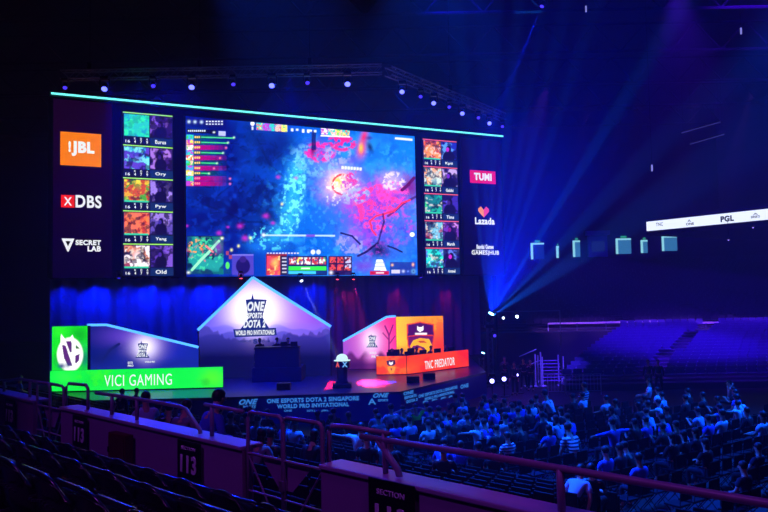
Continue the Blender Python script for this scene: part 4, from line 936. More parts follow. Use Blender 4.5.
# ================================================================== far stand
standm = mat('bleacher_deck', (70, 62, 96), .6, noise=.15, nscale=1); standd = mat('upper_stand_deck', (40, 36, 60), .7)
lo0, hi0 = on_z(600, 388, .35), None
def stand(n, rows, y0, dy, z0, dz, x0f, x1, m):
    o = thing('floor_stand_%d' % n, None, None, (0, 0, 0)); o['kind'] = 'structure'
    b = MB()
    for k in range(rows): b.box(x0f(k), x1, y0 + dy * k, y0 + dy * (k + 1) + .01, 0, z0 + dz * k)
    b.build('floor_stand_%d_steps' % n, m, o)['kind'] = 'structure'
LR, LY, LZ, LDY, LDZ = 17, 39.0, .35, .86, .125
def lx(k):
    y = LY + LDY * k
    xa = on_y(563, 380, y).x; xb = on_y(622, 350, y).x
    return xa + (xb - xa) * min(1, k / 14)
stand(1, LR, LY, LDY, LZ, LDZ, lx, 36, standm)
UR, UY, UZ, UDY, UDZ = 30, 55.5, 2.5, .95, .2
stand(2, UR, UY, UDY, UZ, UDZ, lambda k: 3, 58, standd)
low_spots = []
for k in range(LR):
    y, z = LY + LDY * k + .5, LZ + LDZ * k; x = lx(k) + .4
    while x < 30:
        aisle = on_y(648 + k * 4.2, 350, y).x
        if abs(x - aisle) > .6 and inview(x, y, z): low_spots.append((x, y, z, R(180)))
        x += .56
up_spots = []
for k in range(UR):
    y, z = UY + UDY * k + .5, UZ + UDZ * k; x = 4.0
    while x < 50:
        if (x + 2 * k * .25) % 9 > 1.2 and inview(x, y, z): up_spots.append((x, y, z, R(180)))
        x += .6
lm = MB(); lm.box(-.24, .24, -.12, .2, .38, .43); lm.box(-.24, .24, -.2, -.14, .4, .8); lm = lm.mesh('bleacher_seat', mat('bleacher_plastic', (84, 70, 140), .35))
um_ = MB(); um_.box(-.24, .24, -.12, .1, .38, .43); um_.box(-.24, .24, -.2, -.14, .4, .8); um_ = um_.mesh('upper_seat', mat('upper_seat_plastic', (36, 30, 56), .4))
copies('folding_chair', chair_mesh(), floor_spots, 'dark folding chair in a row on the arena floor', 'chair', 'folding chairs on the arena floor', 'farther rows of dark folding chairs on the arena floor')
copies('bank_seat', bank_mesh(), bank_spots, 'dark seat on the stepped bank just beyond the low wall', 'seat', 'seats on the bank beyond the wall', 'outer seats of the stepped bank beyond the low wall')
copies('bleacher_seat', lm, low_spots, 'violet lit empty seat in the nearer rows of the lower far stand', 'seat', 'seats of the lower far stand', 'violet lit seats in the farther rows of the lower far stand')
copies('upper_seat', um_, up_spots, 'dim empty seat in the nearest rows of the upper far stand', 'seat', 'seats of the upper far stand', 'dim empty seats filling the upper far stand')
# white rails between lower and upper stand
whr = mat('rail_white', (205, 200, 220), .35)
for (a, b, lb_) in ((548, 664, 'white guard rail left of the stair between the far stands'), (680.5, 756.5, 'white guard rail right of the stair between the far stands')):
    A, B = on_y(a, 322.5, UY - .6), on_y(b, 322.5, UY - .6); z = (A.z + B.z) / 2; zb_ = LZ + LDZ * LR - .1
    t = thing('guard_rail', lb_, 'rail', (A.x, UY - .6, 0)); L = B.x - A.x
    MB().box(0, L, -.02, .02, z - .07, z + .07).build('top_rail', whr, t); MB().box(0, L, -.015, .015, z - .42, z - .36).build('lower_rail', mat('rail_grey', (90, 86, 110), .4), t)
    n = max(2, int(L / 1.8))
    for i in range(n + 1): MB().box(L * i / n - .03, L * i / n + .03, -.03, .03, 2.2, z).build('post', whr if i in (0, n) else mat('rail_grey'), t)
o = MB().box(3, 36, UY - 1.9, UY, 0, 2.35).build('floor_walkway', standd); o['kind'] = 'structure'
# rim wall with lit portals
RY = UY + UDY * UR
rimz = UZ + UDZ * UR
o = MB().box(3, 58, RY + 2, RY + 2.3, 0, 27).build('wall_rim', mat('rim_wall', (34, 26, 52), .8)); o['kind'] = 'structure'
cy_ = glow('portal_glow', (70, 150, 215), .55); cyb = glow('portal_edge', (150, 225, 245), .9)
for i, (x0, x1, y0, y1, full) in enumerate(((531, 544, 243, 262, 0), (556.5, 559, 246, 258, 1), (573, 580, 240.5, 257, 1), (616, 631, 238.5, 254, 1), (641, 647.5, 240, 253, 1), (662, 677, 236, 251, 1))):
    A, B = on_y(x0, y0, RY + 1.9), on_y(x1, y0, RY + 1.9); C_ = on_y(x0, y1, RY + 1.9); h = A.z - C_.z; w = B.x - A.x
    t = thing('door_%d' % (i + 1), None, None, (A.x, RY + 1.95, C_.z)); t['kind'] = 'structure'
    a = MB().box(0, w, 0, .03, 0, h).build('door_light', glow('portal_dim', (20, 60, 150), .5) if not full else cy_, t); b = MB(); b.box(-.05, .22, -.05, .0, 0, h); b.box(0, w, -.05, 0, h - .2, h); e = b.build('door_frame', cyb, t)
    g = MB().box(w * .3, w * .7, -.08, -.03, h + .05, h + .3).build('exit_light', glow('exit_green', (60, 200, 150), .5), t)
    for c in t.children: c['kind'] = 'structure'
A, B = on_y(588, 231, RY + 1.2), on_y(607, 231, RY + 1.2); Cb = on_y(588, 257, RY + 1.2)
t = thing('scoring_booth', 'small dim blue booth box on the rim of the far stand', 'booth', (A.x, RY + 1.2, Cb.z)); w_, h_ = B.x - A.x, A.z - Cb.z
MB().box(0, w_, 0, .6, 0, h_ * .82).build('booth_body', mat('booth_blue', (60, 60, 130), .5), t); MB().box(-.2, w_ + .3, -.2, .7, h_ * .84, h_).build('roof', mat('booth_roof', (80, 84, 150), .5), t); MB().box(w_ * .15, w_ * .85, -.02, 0, h_ * .2, h_ * .6).build('window', glow('booth_window', (30, 50, 130), .35), t)
# ribbon board on the side balcony
RA = on_y(646.5, 226.5, 74); r_ = ray(769, 214); tt = (RA.z - EYE) / r_.z; RBp = Vector((r_.x * tt, r_.y * tt, RA.z))
RF = frame_between(RA, RBp); L = (RBp - RA).length
t = RF.thing('ribbon_screen', 'long white LED ribbon board with small dark logos, high at the right', 'screen')
ez = RBp + (RBp - RA).normalized() * 6; Lx = L + 6
MB().box(0, Lx, 0, .04, RA.z - .48, RA.z + .48).build('lit_face', glow('ribbon_white', (225, 232, 255), 1.3), t); MB().box(-.1, Lx + .1, .05, .4, RA.z - .55, RA.z + .55).build('cabinet', black, t)
ink = mat('ribbon_ink', (8, 8, 30), .8)
def rt(s, x0, y0, x1, y1, b=.02):
    u0, u1, z0, z1 = RF.rect(x0, y0, x1, y1); text(t, s, u0, u1, z0, z1, -.01, ink, b)
rt('TNC', 656, 222.5, 663, 226, .01); rt('A', 687.5, 219.5, 691, 222, .01); rt('ONE', 686, 222.6, 694, 225.2, .03); rt('PGL', 720.5, 215.6, 734, 221.6, .05); rt('A', 753, 212.8, 758, 215, .01); rt('ESPORTS', 751, 215.6, 760, 218, .03)
o = thing('wall_balcony', None, None, (RF.p.x, RF.p.y, 0), RF.ang); o['kind'] = 'structure'
MB().box(-.3, Lx + 14, .5, 22, RA.z - .9, RA.z + .9).build('wall_balcony_slab', mat('rim_wall'), o)['kind'] = 'structure'
MB().box(-.3, Lx + 14, 14, 15, RA.z + .9, 26).build('wall_balcony_rear', mat('rim_wall'), o)['kind'] = 'structure'
for (px, py, lbx) in ((728.5, 240, 'small violet lamp under the balcony right of the doors'), (753, 227.5, 'small white lamp right below the ribbon board')):
    p = on_y(px, py, 60); tt_ = thing('ceiling_spot', lbx, 'lamp', p); MB().lathe([(.05, 0), (.09, .1), (.09, .2)], 10).build('lamp_body', blackm, tt_); MB().ball((0, 0, 0), .07, 8).build('lamp_glass', glow('lamp_small', (170, 140, 255), 1.2), tt_)
    MB().tube([(0, 0, .2), (0, 0, RA.z - .9 - p.z)], .015, 5).build('stem', blackm, tt_)
# catwalk lights high at the right
for (x0, y0, x1, y1, lbx) in ((681.5, 129, 720, 126.5, 'faint white tube light high at the right, upper of the pair'), (690, 141, 724, 138, 'faint white tube light high at the right, lower of the pair')):
    A, B = on_y(x0, y0, 66), on_y(x1, y1, 62); z = (A.z + B.z) / 2; F_ = frame_between(A, B); L_ = (B - A).length; tt_ = F_.thing('tube_light', lbx, 'light')
    MB().tube([(0, 0, z), (L_, 0, z)], .035, 6).build('tube', glow('tube_faint', (70, 66, 140), .6), tt_); MB().box(0, L_, -.06, .06, z + .05, z + .12).build('housing', blackm, tt_)
    for u in (.2, L_ - .2): MB().tube([(u, 0, z + .1), (u, 0, 24.2)], .012, 4).build('hanger', blackm, tt_)
for i, (px, py) in enumerate(((586, 9), (652, 168), (741, 31))):
    p = on_y(px, py, 44); tt_ = thing('hanging_lamp', ['tiny white lamp near the top edge, right of the lone blue beam', 'tiny upright white lamp in the dark, above the ribbon board', 'tiny white lamp in the top right corner'][i], 'lamp', p)
    MB().box(-.04, .04, -.04, .04, -.2, .2).build('lamp_glass', glow('lamp_tiny', (130, 130, 210), 1), tt_); MB().tube([(0, 0, .2), (0, 0, max(.3, 24.2 - p.z))], .012, 4).build('stem', blackm, tt_)
# ---- scaffold stair and barriers at the stage right
scm = mat('scaffold_steel', (190, 190, 205), .4, .2)
A, B = on_y(543, 385, 42), on_y(564, 385, 42)
t = thing('scaffold_stair', 'bright steel scaffold stair with horizontal treads right of the stage', 'stair', (A.x, 42, 0)); w_ = B.x - A.x
ztop = on_y(550, 362, 42).z
for x in (0, w_):
    for y in (0, 1.2): MB().tube([(x, y, 0), (x, y, ztop + .3)], .04, 6).build('upright', scm, t)
for i in range(7): z = .25 + (ztop - .25) * i / 6; MB().box(0, w_, i * .17, i * .17 + .12, z - .04, z).build('tread', mat('tread_paint', (150, 110, 190), .4), t)
for (px, y0, y1) in ((541.5, 352, 388), (536, 354, 388), (529, 366, 390), (562.5, 378, 392)):
    p = on_y(px, y1, 41.5); p2 = on_y(px, y0, 41.5); tt_ = thing('scaffold_pole', 'upright steel pole ' + {541.5: 'at the left side of the scaffold stair', 536: 'second to the left of the scaffold stair', 529: 'with cross arms left of the scaffold stair', 562.5: 'before the right side of the scaffold stair'}[px], 'pole', (p.x, 41.5, 0))
    MB().tube([(0, 0, 0), (0, 0, p2.z)], .04, 6).build('pipe', scm, tt_); MB().box(-.25, .25, -.25, .25, 0, .03).build('foot', scm, tt_)
    if px == 529:
        for z in (1.2, 1.9): MB().tube([(-.5, 0, z - .2), (.5, 0, z + .2)], .03, 6).build('cross_arm', scm, tt_)
def barrier(px0, px1, Y, label):
    A, B = on_y(px0, 388, Y), on_y(px1, 388, Y); tt_ = thing('crowd_barrier', label, 'barrier', (A.x, Y, 0)); L_ = B.x - A.x
    f = MB(); f.tube([(0, 0, .05), (0, 0, 1.1), (L_, 0, 1.1), (L_, 0, .05)], .025, 6); f.tube([(0, 0, .25), (L_, 0, .25)], .02, 6); f.build('frame', scm, tt_)
    n = int(L_ / .16); b = MB()
    for i in range(1, n): b.tube([(L_ * i / n, 0, .25), (L_ * i / n, 0, 1.1)], .008, 4)
    b.build('bars', scm, tt_)
for i, x in enumerate((548, 566, 584)): barrier(x, x + 17, 37.4, ['steel crowd barrier in front of the scaffold stair', 'steel crowd barrier in the middle of the row before the far stand', 'steel crowd barrier at the right end of the row before the far stand'][i])
# ================================================================== people
def skin(verts, edges, radii, name, sub=1):
    me = bpy.data.meshes.new(name); me.from_pydata(verts, edges, [])
    o = bpy.data.objects.new(name, me); COL.objects.link(o)
    m = o.modifiers.new('s', 'SKIN'); m.use_smooth_shade = True; m.branch_smoothing = .6
    for i, r in enumerate(radii):
        sv = me.skin_vertices[0].data[i]; sv.radius = r if isinstance(r, tuple) else (r, r); sv.use_root = (i == 0)
    if sub: ss = o.modifiers.new('b', 'SUBSURF'); ss.levels = sub; ss.render_levels = sub
    dg = bpy.context.evaluated_depsgraph_get(); res = bpy.data.meshes.new_from_object(o.evaluated_get(dg)); bpy.data.objects.remove(o)
    for p in res.polygons: p.use_smooth = True
    res.name = name; return res
class Sk:
    def __init__(s): s.v, s.e, s.r = [], [], []
    def chain(s, pts, start=None):
        prev = start
        for p, r in pts:
            s.v.append(tuple(p)); s.r.append(r); i = len(s.v) - 1
            if prev is not None: s.e.append((prev, i))
            prev = i
        return prev
    def mesh(s, name, sub=1): return skin(s.v, s.e, s.r, name, sub)
V = Vector
def joints(pose):
    sit = pose.get('sit', True); J = {}
    hz = .52 if sit else .93
    lean = pose.get('lean', 0); side = pose.get('side', 0)
    def tr(p):      # lean the trunk about the hips
        q = Matrix.Rotation(-lean, 3, 'X') @ Matrix.Rotation(side, 3, 'Y') @ V(p); return q + V((0, 0, hz))
    J['pel'] = tr((0, 0, 0)); J['sp'] = tr((0, -.02, .17)); J['ch'] = tr((0, -.01, .36)); J['nk'] = tr((0, .0, .52))
    hd = pose.get('head', 0); J['hb'] = J['nk'] + V((0, .03, .09)); J['ht'] = J['hb'] + V((math.sin(hd) * .05, .02 + lean * .06, .13))
    for s in (-1, 1):
        J['sh', s] = tr((s * .17, 0, .45)); a = pose.get('arm' + ('R' if s > 0 else 'L'), pose.get('arm', 'lap'))
        el, wr = {'lap': ((s * .25, .06, .19), (s * .13, .30, .10)), 'down': ((s * .25, -.02, .16), (s * .25, .08, -.08)), 'cross': ((s * .24, .1, .2), (-s * .06, .22, .24)),
                  'phone': ((s * .22, .16, .24), (s * .07, .34, .40)), 'up': ((s * .28, .05, .62), (s * .2, .1, .88)), 'behind': ((s * .38, .02, .56), (s * .1, -.06, .66)),
                  'knee': ((s * .26, .12, .2), (s * .16, .40, .06)), 'spread': ((s * .42, 0, .42), (s * .66, .04, .42)), 'desk': ((s * .26, .1, .22), (s * .16, .36, .26))}[a]
        J['el', s] = tr(el); J['wr', s] = tr(wr)
        if sit: J['hp', s] = V((s * .09, .02, hz - .02)); J['kn', s] = V((s * (.13 + pose.get('splay', 0)), .44, .50)); J['an', s] = V((s * .13, .42 + pose.get('foot', 0), .09))
        else:
            st = pose.get('stride', 0) * s; J['hp', s] = V((s * .09, 0, hz - .04)); J['kn', s] = V((s * .11, .03 + st * .5, .50)); J['an', s] = V((s * .12, st - .02, .09))
        J['to', s] = J['an', s] + V((s * .02, .16, -.05))
    return J
def body_mesh(J):
    k = Sk(); p = k.chain([(J['pel'], (.125, .10))]); c = k.chain([(J['sp'], (.115, .09)), (J['ch'], (.125, .095))], p)
    n = k.chain([(J['nk'], .055)], c); hb = k.chain([(J['hb'], (.066, .074))], n); hm = k.chain([((J['hb'] + J['ht']) / 2 + V((0, .005, 0)), (.079, .095))], hb); k.chain([(J['ht'], (.058, .068))], hm)
    for s in (-1, 1):
        k.chain([(J['sh', s], .056), (J['el', s], .040), (J['wr', s], .027)], c); w = len(k.v) - 1
        d = (J['wr', s] - J['el', s]).normalized(); palm = J['wr', s] + d * .055; pi_ = k.chain([(palm, (.032, .018))], w)
        side = d.cross(V((0, 0, 1)));
        side = side.normalized() if side.length > .1 else V((1, 0, 0)); cur = V((0, 0, -1)) if abs(d.z) < .9 else V((0, 1, 0))
        for f, ln in enumerate((.05, .06, .065, .052)):
            b_ = palm + side * (.024 - .016 * f) + d * .02; k.chain([(b_, .009), (b_ + d * ln * .5 + cur * .006, .0085), (b_ + d * ln * .9 + cur * .024, .007)], pi_)
        tb = J['wr', s] + d * .03 - side * .022 * s; k.chain([(tb - side * .014 * s, .010), (tb - side * .03 * s + d * .03 + cur * .012, .008)], pi_)
        k.chain([(J['hp', s], .085), (J['kn', s], .056), (J['an', s], .036), (J['to', s], (.036, .026))], p)
    me = k.mesh('body')
    # face: nose and ears grown onto the head surface
    bm = bmesh.new(); bm.from_mesh(me); m = (J['hb'] + J['ht']) / 2
    for c_, r_, sc in ((m + V((0, .098, -.012)), .016, (.7, 1, 1.3)), (m + V((-.082, .0, -.01)), .02, (.4, .8, 1.2)), (m + V((.082, .0, -.01)), .02, (.4, .8, 1.2)), (m + V((0, .09, -.045)), .02, (1.1, .4, .35))):
        bmesh.ops.create_icosphere(bm, subdivisions=1, radius=r_, matrix=Matrix.Translation(c_) @ Matrix.Diagonal((*sc, 1)))
    bm.to_mesh(me); bm.free(); return me
def shirt_mesh(J, long=False):
    k = Sk(); p = k.chain([(J['pel'] + (J['sp'] - J['pel']) * .1, (.15, .125)), (J['sp'], (.145, .12)), (J['ch'], (.158, .125))])
    k.chain([(J['nk'] - (J['nk'] - J['ch']) * .25, (.085, .075))], p)
    for s in (-1, 1):
        pts = [(J['sh', s], .076)]
        pts += [(J['el', s], .058), (J['wr', s] + (J['el', s] - J['wr', s]) * .12, .04)] if long else [(J['sh', s] + (J['el', s] - J['sh', s]) * .72, .066)]
        k.chain(pts, p)
    return k.mesh('shirt')
def trouser_mesh(J):
    k = Sk(); p = k.chain([(J['pel'] + V((0, 0, -.02)), (.142, .115))])
    for s in (-1, 1): k.chain([(J['hp', s], .098), (J['kn', s], .072), (J['an', s] + (J['kn', s] - J['an', s]) * .12, .052)], p)
    return k.mesh('trousers')
def shoe_mesh(J, s):
    b = MB(); a, t = J['an', s], J['to', s]; b.ball((a + t) / 2 + V((0, 0, -.012)), .055, 8, (.85, 2.3, .75)); return b.mesh('shoe', smooth=True)
def hair_mesh(J, kind):
    m = (J['hb'] + J['ht']) / 2 + V((0, -.012, .028)); b = MB(); b.ball(m, .098, 12, (.92, 1.02, 1.0))
    bmesh.ops.bisect_plane(b.bm, geom=b.bm.verts[:] + b.bm.edges[:] + b.bm.faces[:], plane_co=m + V((0, .035, -.02)), plane_no=V((0, .75, -.66)).normalized(), clear_outer=True)
    if kind == 'long': b.ball(m + V((0, -.05, -.12)), .075, 10, (1.05, .6, 1.7))
    if kind == 'cap': b.box(-.06, .06, .06, .17, m.z + .01, m.z + .025)
    return b.mesh('hair', smooth=True)
skinm = [mat('skin_light', (205, 160, 135), .6), mat('skin_tan', (165, 115, 88), .6)]
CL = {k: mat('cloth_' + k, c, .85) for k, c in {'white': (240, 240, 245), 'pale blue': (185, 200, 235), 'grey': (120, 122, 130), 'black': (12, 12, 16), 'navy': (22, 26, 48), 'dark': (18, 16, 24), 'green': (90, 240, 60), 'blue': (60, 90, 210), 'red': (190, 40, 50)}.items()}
def striped():
    m = bpy.data.materials.new('cloth_striped'); m.use_nodes = True; nt = m.node_tree; b = nt.nodes['Principled BSDF']; b.inputs['Roughness'].default_value = .85
    tc = nt.nodes.new('ShaderNodeTexCoord'); w_ = nt.nodes.new('ShaderNodeTexWave'); w_.bands_direction = 'Z'; w_.inputs['Scale'].default_value = 4.2; cr = nt.nodes.new('ShaderNodeValToRGB')
    cr.color_ramp.interpolation = 'CONSTANT'; cr.color_ramp.elements[0].color = lin((30, 40, 90)) + (1,); cr.color_ramp.elements[1].position = .45; cr.color_ramp.elements[1].color = lin((240, 240, 245)) + (1,)
    nt.links.new(tc.outputs['Object'], w_.inputs['Vector']); nt.links.new(w_.outputs['Fac'], cr.inputs[0]); nt.links.new(cr.outputs[0], b.inputs['Base Color']); return m
CL['striped'] = striped()
hairm = mat('hair_black', (18, 14, 14), .5); shoem = mat('shoe_dark', (30, 28, 32), .5)
POSES = {'upright': dict(arm='lap'), 'forward': dict(arm='knee', lean=.45), 'slump': dict(arm='lap', lean=-.22, splay=.08), 'phone': dict(arm='phone', lean=.1), 'behind': dict(arm='behind', lean=-.1), 'cross': dict(arm='cross', head=.6),
         'turned': dict(armL='spread', armR='lap', side=.12), 'spread': dict(arm='spread'), 'bent': dict(arm='knee', lean=.95), 'desk': dict(arm='desk', lean=.2),
         'stand': dict(sit=False, arm='down'), 'walk': dict(sit=False, arm='down', stride=.16), 'standphone': dict(sit=False, arm='phone'), 'standlean': dict(sit=False, arm='desk', lean=.5)}
PC = {}
def person_meshes(pose, long, hair):
    k = (pose, long, hair)
    if k not in PC:
        J = joints(POSES[pose]); PC[k] = (body_mesh(J), shirt_mesh(J, long), trouser_mesh(J), [shoe_mesh(J, -1), shoe_mesh(J, 1)], hair_mesh(J, hair))
    return PC[k]
cat_scale = True
def person(loc, rz, pose, shirt, label, group=None, long=False, hair='short', sk=0, trousers='dark', sc=1.0):
    b, s, tr, sh, h = person_meshes(pose, long, hair)
    t = thing('person', label, 'person', loc, rz, group); t.scale = (sc * 1.1,) * 3 if cat_scale else (sc,) * 3
    def add(n, me, m):
        c = bpy.data.objects.new(n, me); COL.objects.link(c); c.parent = t
        if not me.materials: me.materials.append(m)
        slotmat(c, m); return c
    add('body', b, skinm[sk]); add('shirt', s, CL[shirt]); add('trousers', tr, CL[trousers]); add('hair', h, hairm if hair != 'cap' else CL['navy'])
    for q in sh: add('shoe', q, shoem)
    return t
def facing(X, Y, tx=-4, ty=36): return math.atan2(ty - Y, tx - X) - math.pi / 2
def ground_hit(px, py, h):
    r = ray(px, py); lo, hi = 3.0, 60.0
    f = lambda t: EYE + r.z * t - (gz_(r.x * t, r.y * t) + h)
    t = 4.0
    while t < 60:
        q = WF.p - Vector((r.x * t, r.y * t)); s = -q.dot(WF.dn)
        if s > 2.6 and f(t) <= 0: break
        t += .05
    return Vector((r.x * t, r.y * t, gz_(r.x * t, r.y * t)))
taken = []
def crowd(px, py, pose, shirt, label, group=None, snap=True, **kw):
    must = group is not None
    sit = POSES[pose].get('sit', True); p = ground_hit(px, py, .85 if sit else 1.25)
    rz = facing(p.x, p.y) + kw.pop('turn', 0)
    s = (Vector((p.x, p.y)) - WF.p).dot(WF.dn)
    if sit and snap:
        pool = bank_spots if s < S_END else floor_spots
        best = min(pool, key=lambda q: (q[0] - p.x) ** 2 + (q[1] - p.y) ** 2 + (100 if q[:2] in taken else 0))
        if (best[0] - p.x) ** 2 + (best[1] - p.y) ** 2 < 1.2: p = Vector(best[:3]); taken.append(best[:2]); rz = best[3] + (rz - best[3]) * .35
        elif must: return None
    return person(p, rz, pose, shirt, label, group, **kw)
# ---- people one can single out
NAMED = [
 (283, 437, 'forward', 'blue', 'person in a blue shirt seen through the left leaf of the braced gate', {}),
 (301, 438, 'upright', 'pale blue', 'person in a light blue shirt seen through the right leaf of the braced gate', {}),
 (258, 434, 'phone', 'pale blue', 'person holding a phone seen through the left half of the braced gate', {}),
 (27, 389, 'upright', 'blue', 'person in a blue top at the far left, beyond the low wall', {}),
 (363, 447, 'turned', 'white', 'person in a bright white shirt just above the large section sign', dict(sc=1.08, turn=.5)),
 (391, 451, 'forward', 'white', 'person in a white shirt leaning forward beside the slanting rail leg', {}),
 (389.5, 423, 'slump', 'white', 'person with a broad round white back just above the short handrail', dict(sc=1.1)),
 (376, 426, 'upright', 'pale blue', 'person in a pale shirt directly left of the broad round white back', {}),
 (405, 424, 'behind', 'pale blue', 'person in a pale shirt directly right of the broad round white back', {}),
 (419, 420, 'behind', 'green', 'person in a bright green shirt with hands behind the head', dict(turn=-.3)),
 (407, 436, 'upright', 'pale blue', 'person in a pale shirt above the start of the long handrail', {}),
 (417, 436, 'cross', 'white', 'person in a white shirt with crossed arms above the start of the long handrail', {}),
 (420, 456, 'forward', 'blue', 'person in a blue shirt leaning forward below the long handrail', {}),
 (436.5, 457, 'slump', 'blue', 'slumped person in a blue shirt below the long handrail, right of a leaning one', {}),
 (462, 412, 'upright', 'pale blue', 'person in a pale shirt alone under the right end of the stage skirt', {}),
 (473, 423, 'slump', 'pale blue', 'person slumped in a pale shirt at the left edge of the dense crowd', {}),
 (462, 429, 'forward', 'blue', 'person in a blue shirt leaning forward at the left edge of the dense crowd', {}),
 (475, 441, 'turned', 'white', 'person in a white shirt with one arm out, left of a dark haired pair', dict(turn=.6)),
 (484, 429, 'upright', 'white', 'person in a white top with a dark head, in the middle of the left crowd', {}),
 (490.5, 414, 'upright', 'white', 'person in a small bright white top below the three stage end lamps', {}),
 (516, 434, 'slump', 'white', 'person with a very bright pale back slumped low in the left crowd', dict(sc=1.1)),
 (515, 419, 'slump', 'blue', 'person with a round blue back in the left crowd', {}),
 (501, 453, 'upright', 'striped', 'person in a striped top right above the long handrail', {}),
 (532.5, 416, 'upright', 'white', 'person in a white top leaning against the tallest bright figure', {}),
 (542, 411, 'forward', 'white', 'largest bright white shirted person in the middle of the crowd', dict(sc=1.2, turn=.4)),
 (552, 428, 'bent', 'white', 'person in a pale shirt bent far forward at the right end of the left crowd', dict(turn=-1.2)),
 (574.5, 406, 'upright', 'white', 'lone person in a white top left of a striped one, before the far stand', {}),
 (597, 402, 'slump', 'striped', 'person in a white shirt with bold stripes before the far stand', dict(sc=1.15)),
 (613.5, 411, 'slump', 'white', 'person in a bright white top right of the bold striped one', {}),
 (576, 429, 'forward', 'blue', 'person in blue leaning forward in the empty rows in the middle', {}),
 (586, 453, 'forward', 'striped', 'person in a striped shirt leaning forward in the empty rows, lower middle', dict(sc=1.15, turn=-.5)),
 (605, 449, 'spread', 'blue', 'person with both arms spread along the seat backs, lower middle', dict(long=True, sc=1.1)),
 (593, 467, 'upright', 'blue', 'person in blue just above the long handrail, below the spread armed one', {}),
 (567, 485, 'bent', 'pale blue', 'person in a pale shirt bent over below the long handrail, lower middle', dict(turn=-.8, sc=1.05)),
 (610, 492, 'slump', 'dark', 'person in a dark greenish top below the long handrail at the bottom', {}),
 (647, 395, 'slump', 'white', 'person in a bright top before the stair of the far stand', dict(sc=1.1)),
 (668, 399, 'upright', 'white', 'person in a white top right of the far stand stair', {}),
 (654, 407, 'upright', 'pale blue', 'person in a pale top below the bright one before the far stand stair', {}),
 (665, 416, 'turned', 'pale blue', 'person in a pale top with one arm stretched out, right of the middle', dict(turn=.6)),
 (653, 424, 'forward', 'pale blue', 'person in a pale top leaning forward, right of the middle', {}),
 (643, 435, 'phone', 'blue', 'person in blue looking at a phone in the right rows', {}),
 (676, 433, 'forward', 'blue', 'person in dim blue leaning forward in the right rows', {}),
 (698, 441, 'bent', 'pale blue', 'person in a pale shirt bent far forward in the right rows', dict(turn=-1)),
 (704, 426, 'phone', 'pale blue', 'person in a pale top holding a phone in the right rows', {}),
 (714, 420, 'turned', 'blue', 'person in blue with one arm out, left of the right hand cluster', {}),
 (729, 394, 'behind', 'pale blue', 'person with hands behind the head at the top of the right hand cluster', {}),
 (725, 408, 'upright', 'blue', 'person in a saturated blue shirt in the right hand cluster', dict(sc=1.1)),
 (736, 414, 'forward', 'white', 'brightest person of the right hand cluster, in white, leaning forward', dict(turn=-.5, sc=1.15)),
 (753, 418, 'turned', 'white', 'person in white stretching an arm to the right, in the right hand cluster', dict(turn=-.3)),
 (736, 433, 'slump', 'white', 'left one of two round pale backs below the right hand cluster', dict(sc=1.1)),
 (751, 433, 'slump', 'white', 'right one of two round pale backs below the right hand cluster', dict(sc=1.1)),
 (724, 436, 'upright', 'blue', 'person in blue left of the two round pale backs', {}),
 (747, 461, 'slump', 'navy', 'person in a dim violet top near the right edge, above the handrail', {}),
 (738, 484, 'upright', 'navy', 'person in a dim violet top near the right edge, touching the handrail', {}),
]
for px, py, pose, shirt, lb_, kw in NAMED: crowd(px, py, pose, shirt, lb_, **kw)
for px_, Y_, pose_, sh_, sc_, rz_, lb_ in ((199, 11.9, 'standlean', 'blue', 1.12, -.9, 'person in a blue shirt bending forward right of the red box, beyond the low wall'), (146, 14.6, 'standphone', 'pale blue', 1.0, .5, 'person in a pale speckled shirt above the red box on the low wall'), (176, 13.6, 'standlean', 'grey', 1.0, -.4, 'person in a grey shirt leaning forward left of the bent blue person')):
    q_ = on_y(px_, 420, Y_); z_ = gz_(q_.x, q_.y); person((q_.x, q_.y, max(z_, .01)), facing(q_.x, q_.y) + rz_, pose_, sh_, lb_, None, long=(sh_ == 'blue'), sc=sc_)
# ---- the many others, in groups nothing tells apart
rnd = random.Random(11)
ZN = [('left, behind the low wall', 90, 240, 419, 428, 9, .3), ('before the middle of the skirt', 240, 400, 421, 432, 16, .12), ('in the dense crowd below the right stage end', 400, 560, 408, 440, 36, .3), ('in the sparse crowd before the far stand', 560, 768, 400, 430, 14, .2), ('in the near rows under the handrails', 250, 520, 430, 470, 12, .15), ('in the dark right hand rows', 600, 768, 430, 480, 10, .15)]
for zn, x0, x1, y0, y1, n, pb in ZN:
    for i in range(n):
        px, py = rnd.uniform(x0, x1), rnd.uniform(y0, y1)
        if 400 < x0 + 1 < 402 and py < 396 + (560 - px) * .08: py += 8
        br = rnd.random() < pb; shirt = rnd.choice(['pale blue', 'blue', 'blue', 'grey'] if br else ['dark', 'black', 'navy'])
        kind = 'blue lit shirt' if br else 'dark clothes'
        crowd(px, py, rnd.choice(['upright', 'forward', 'slump', 'phone', 'cross', 'upright']), shirt, 'seated spectator in %s, %s' % (kind, zn), 'spectators in %s, %s' % (kind, zn), hair=rnd.choice(['short', 'short', 'long']), sk=rnd.choice([0, 1]), trousers=rnd.choice(['dark', 'black', 'navy']), long=rnd.random() < .3, turn=rnd.uniform(-.3, .3))
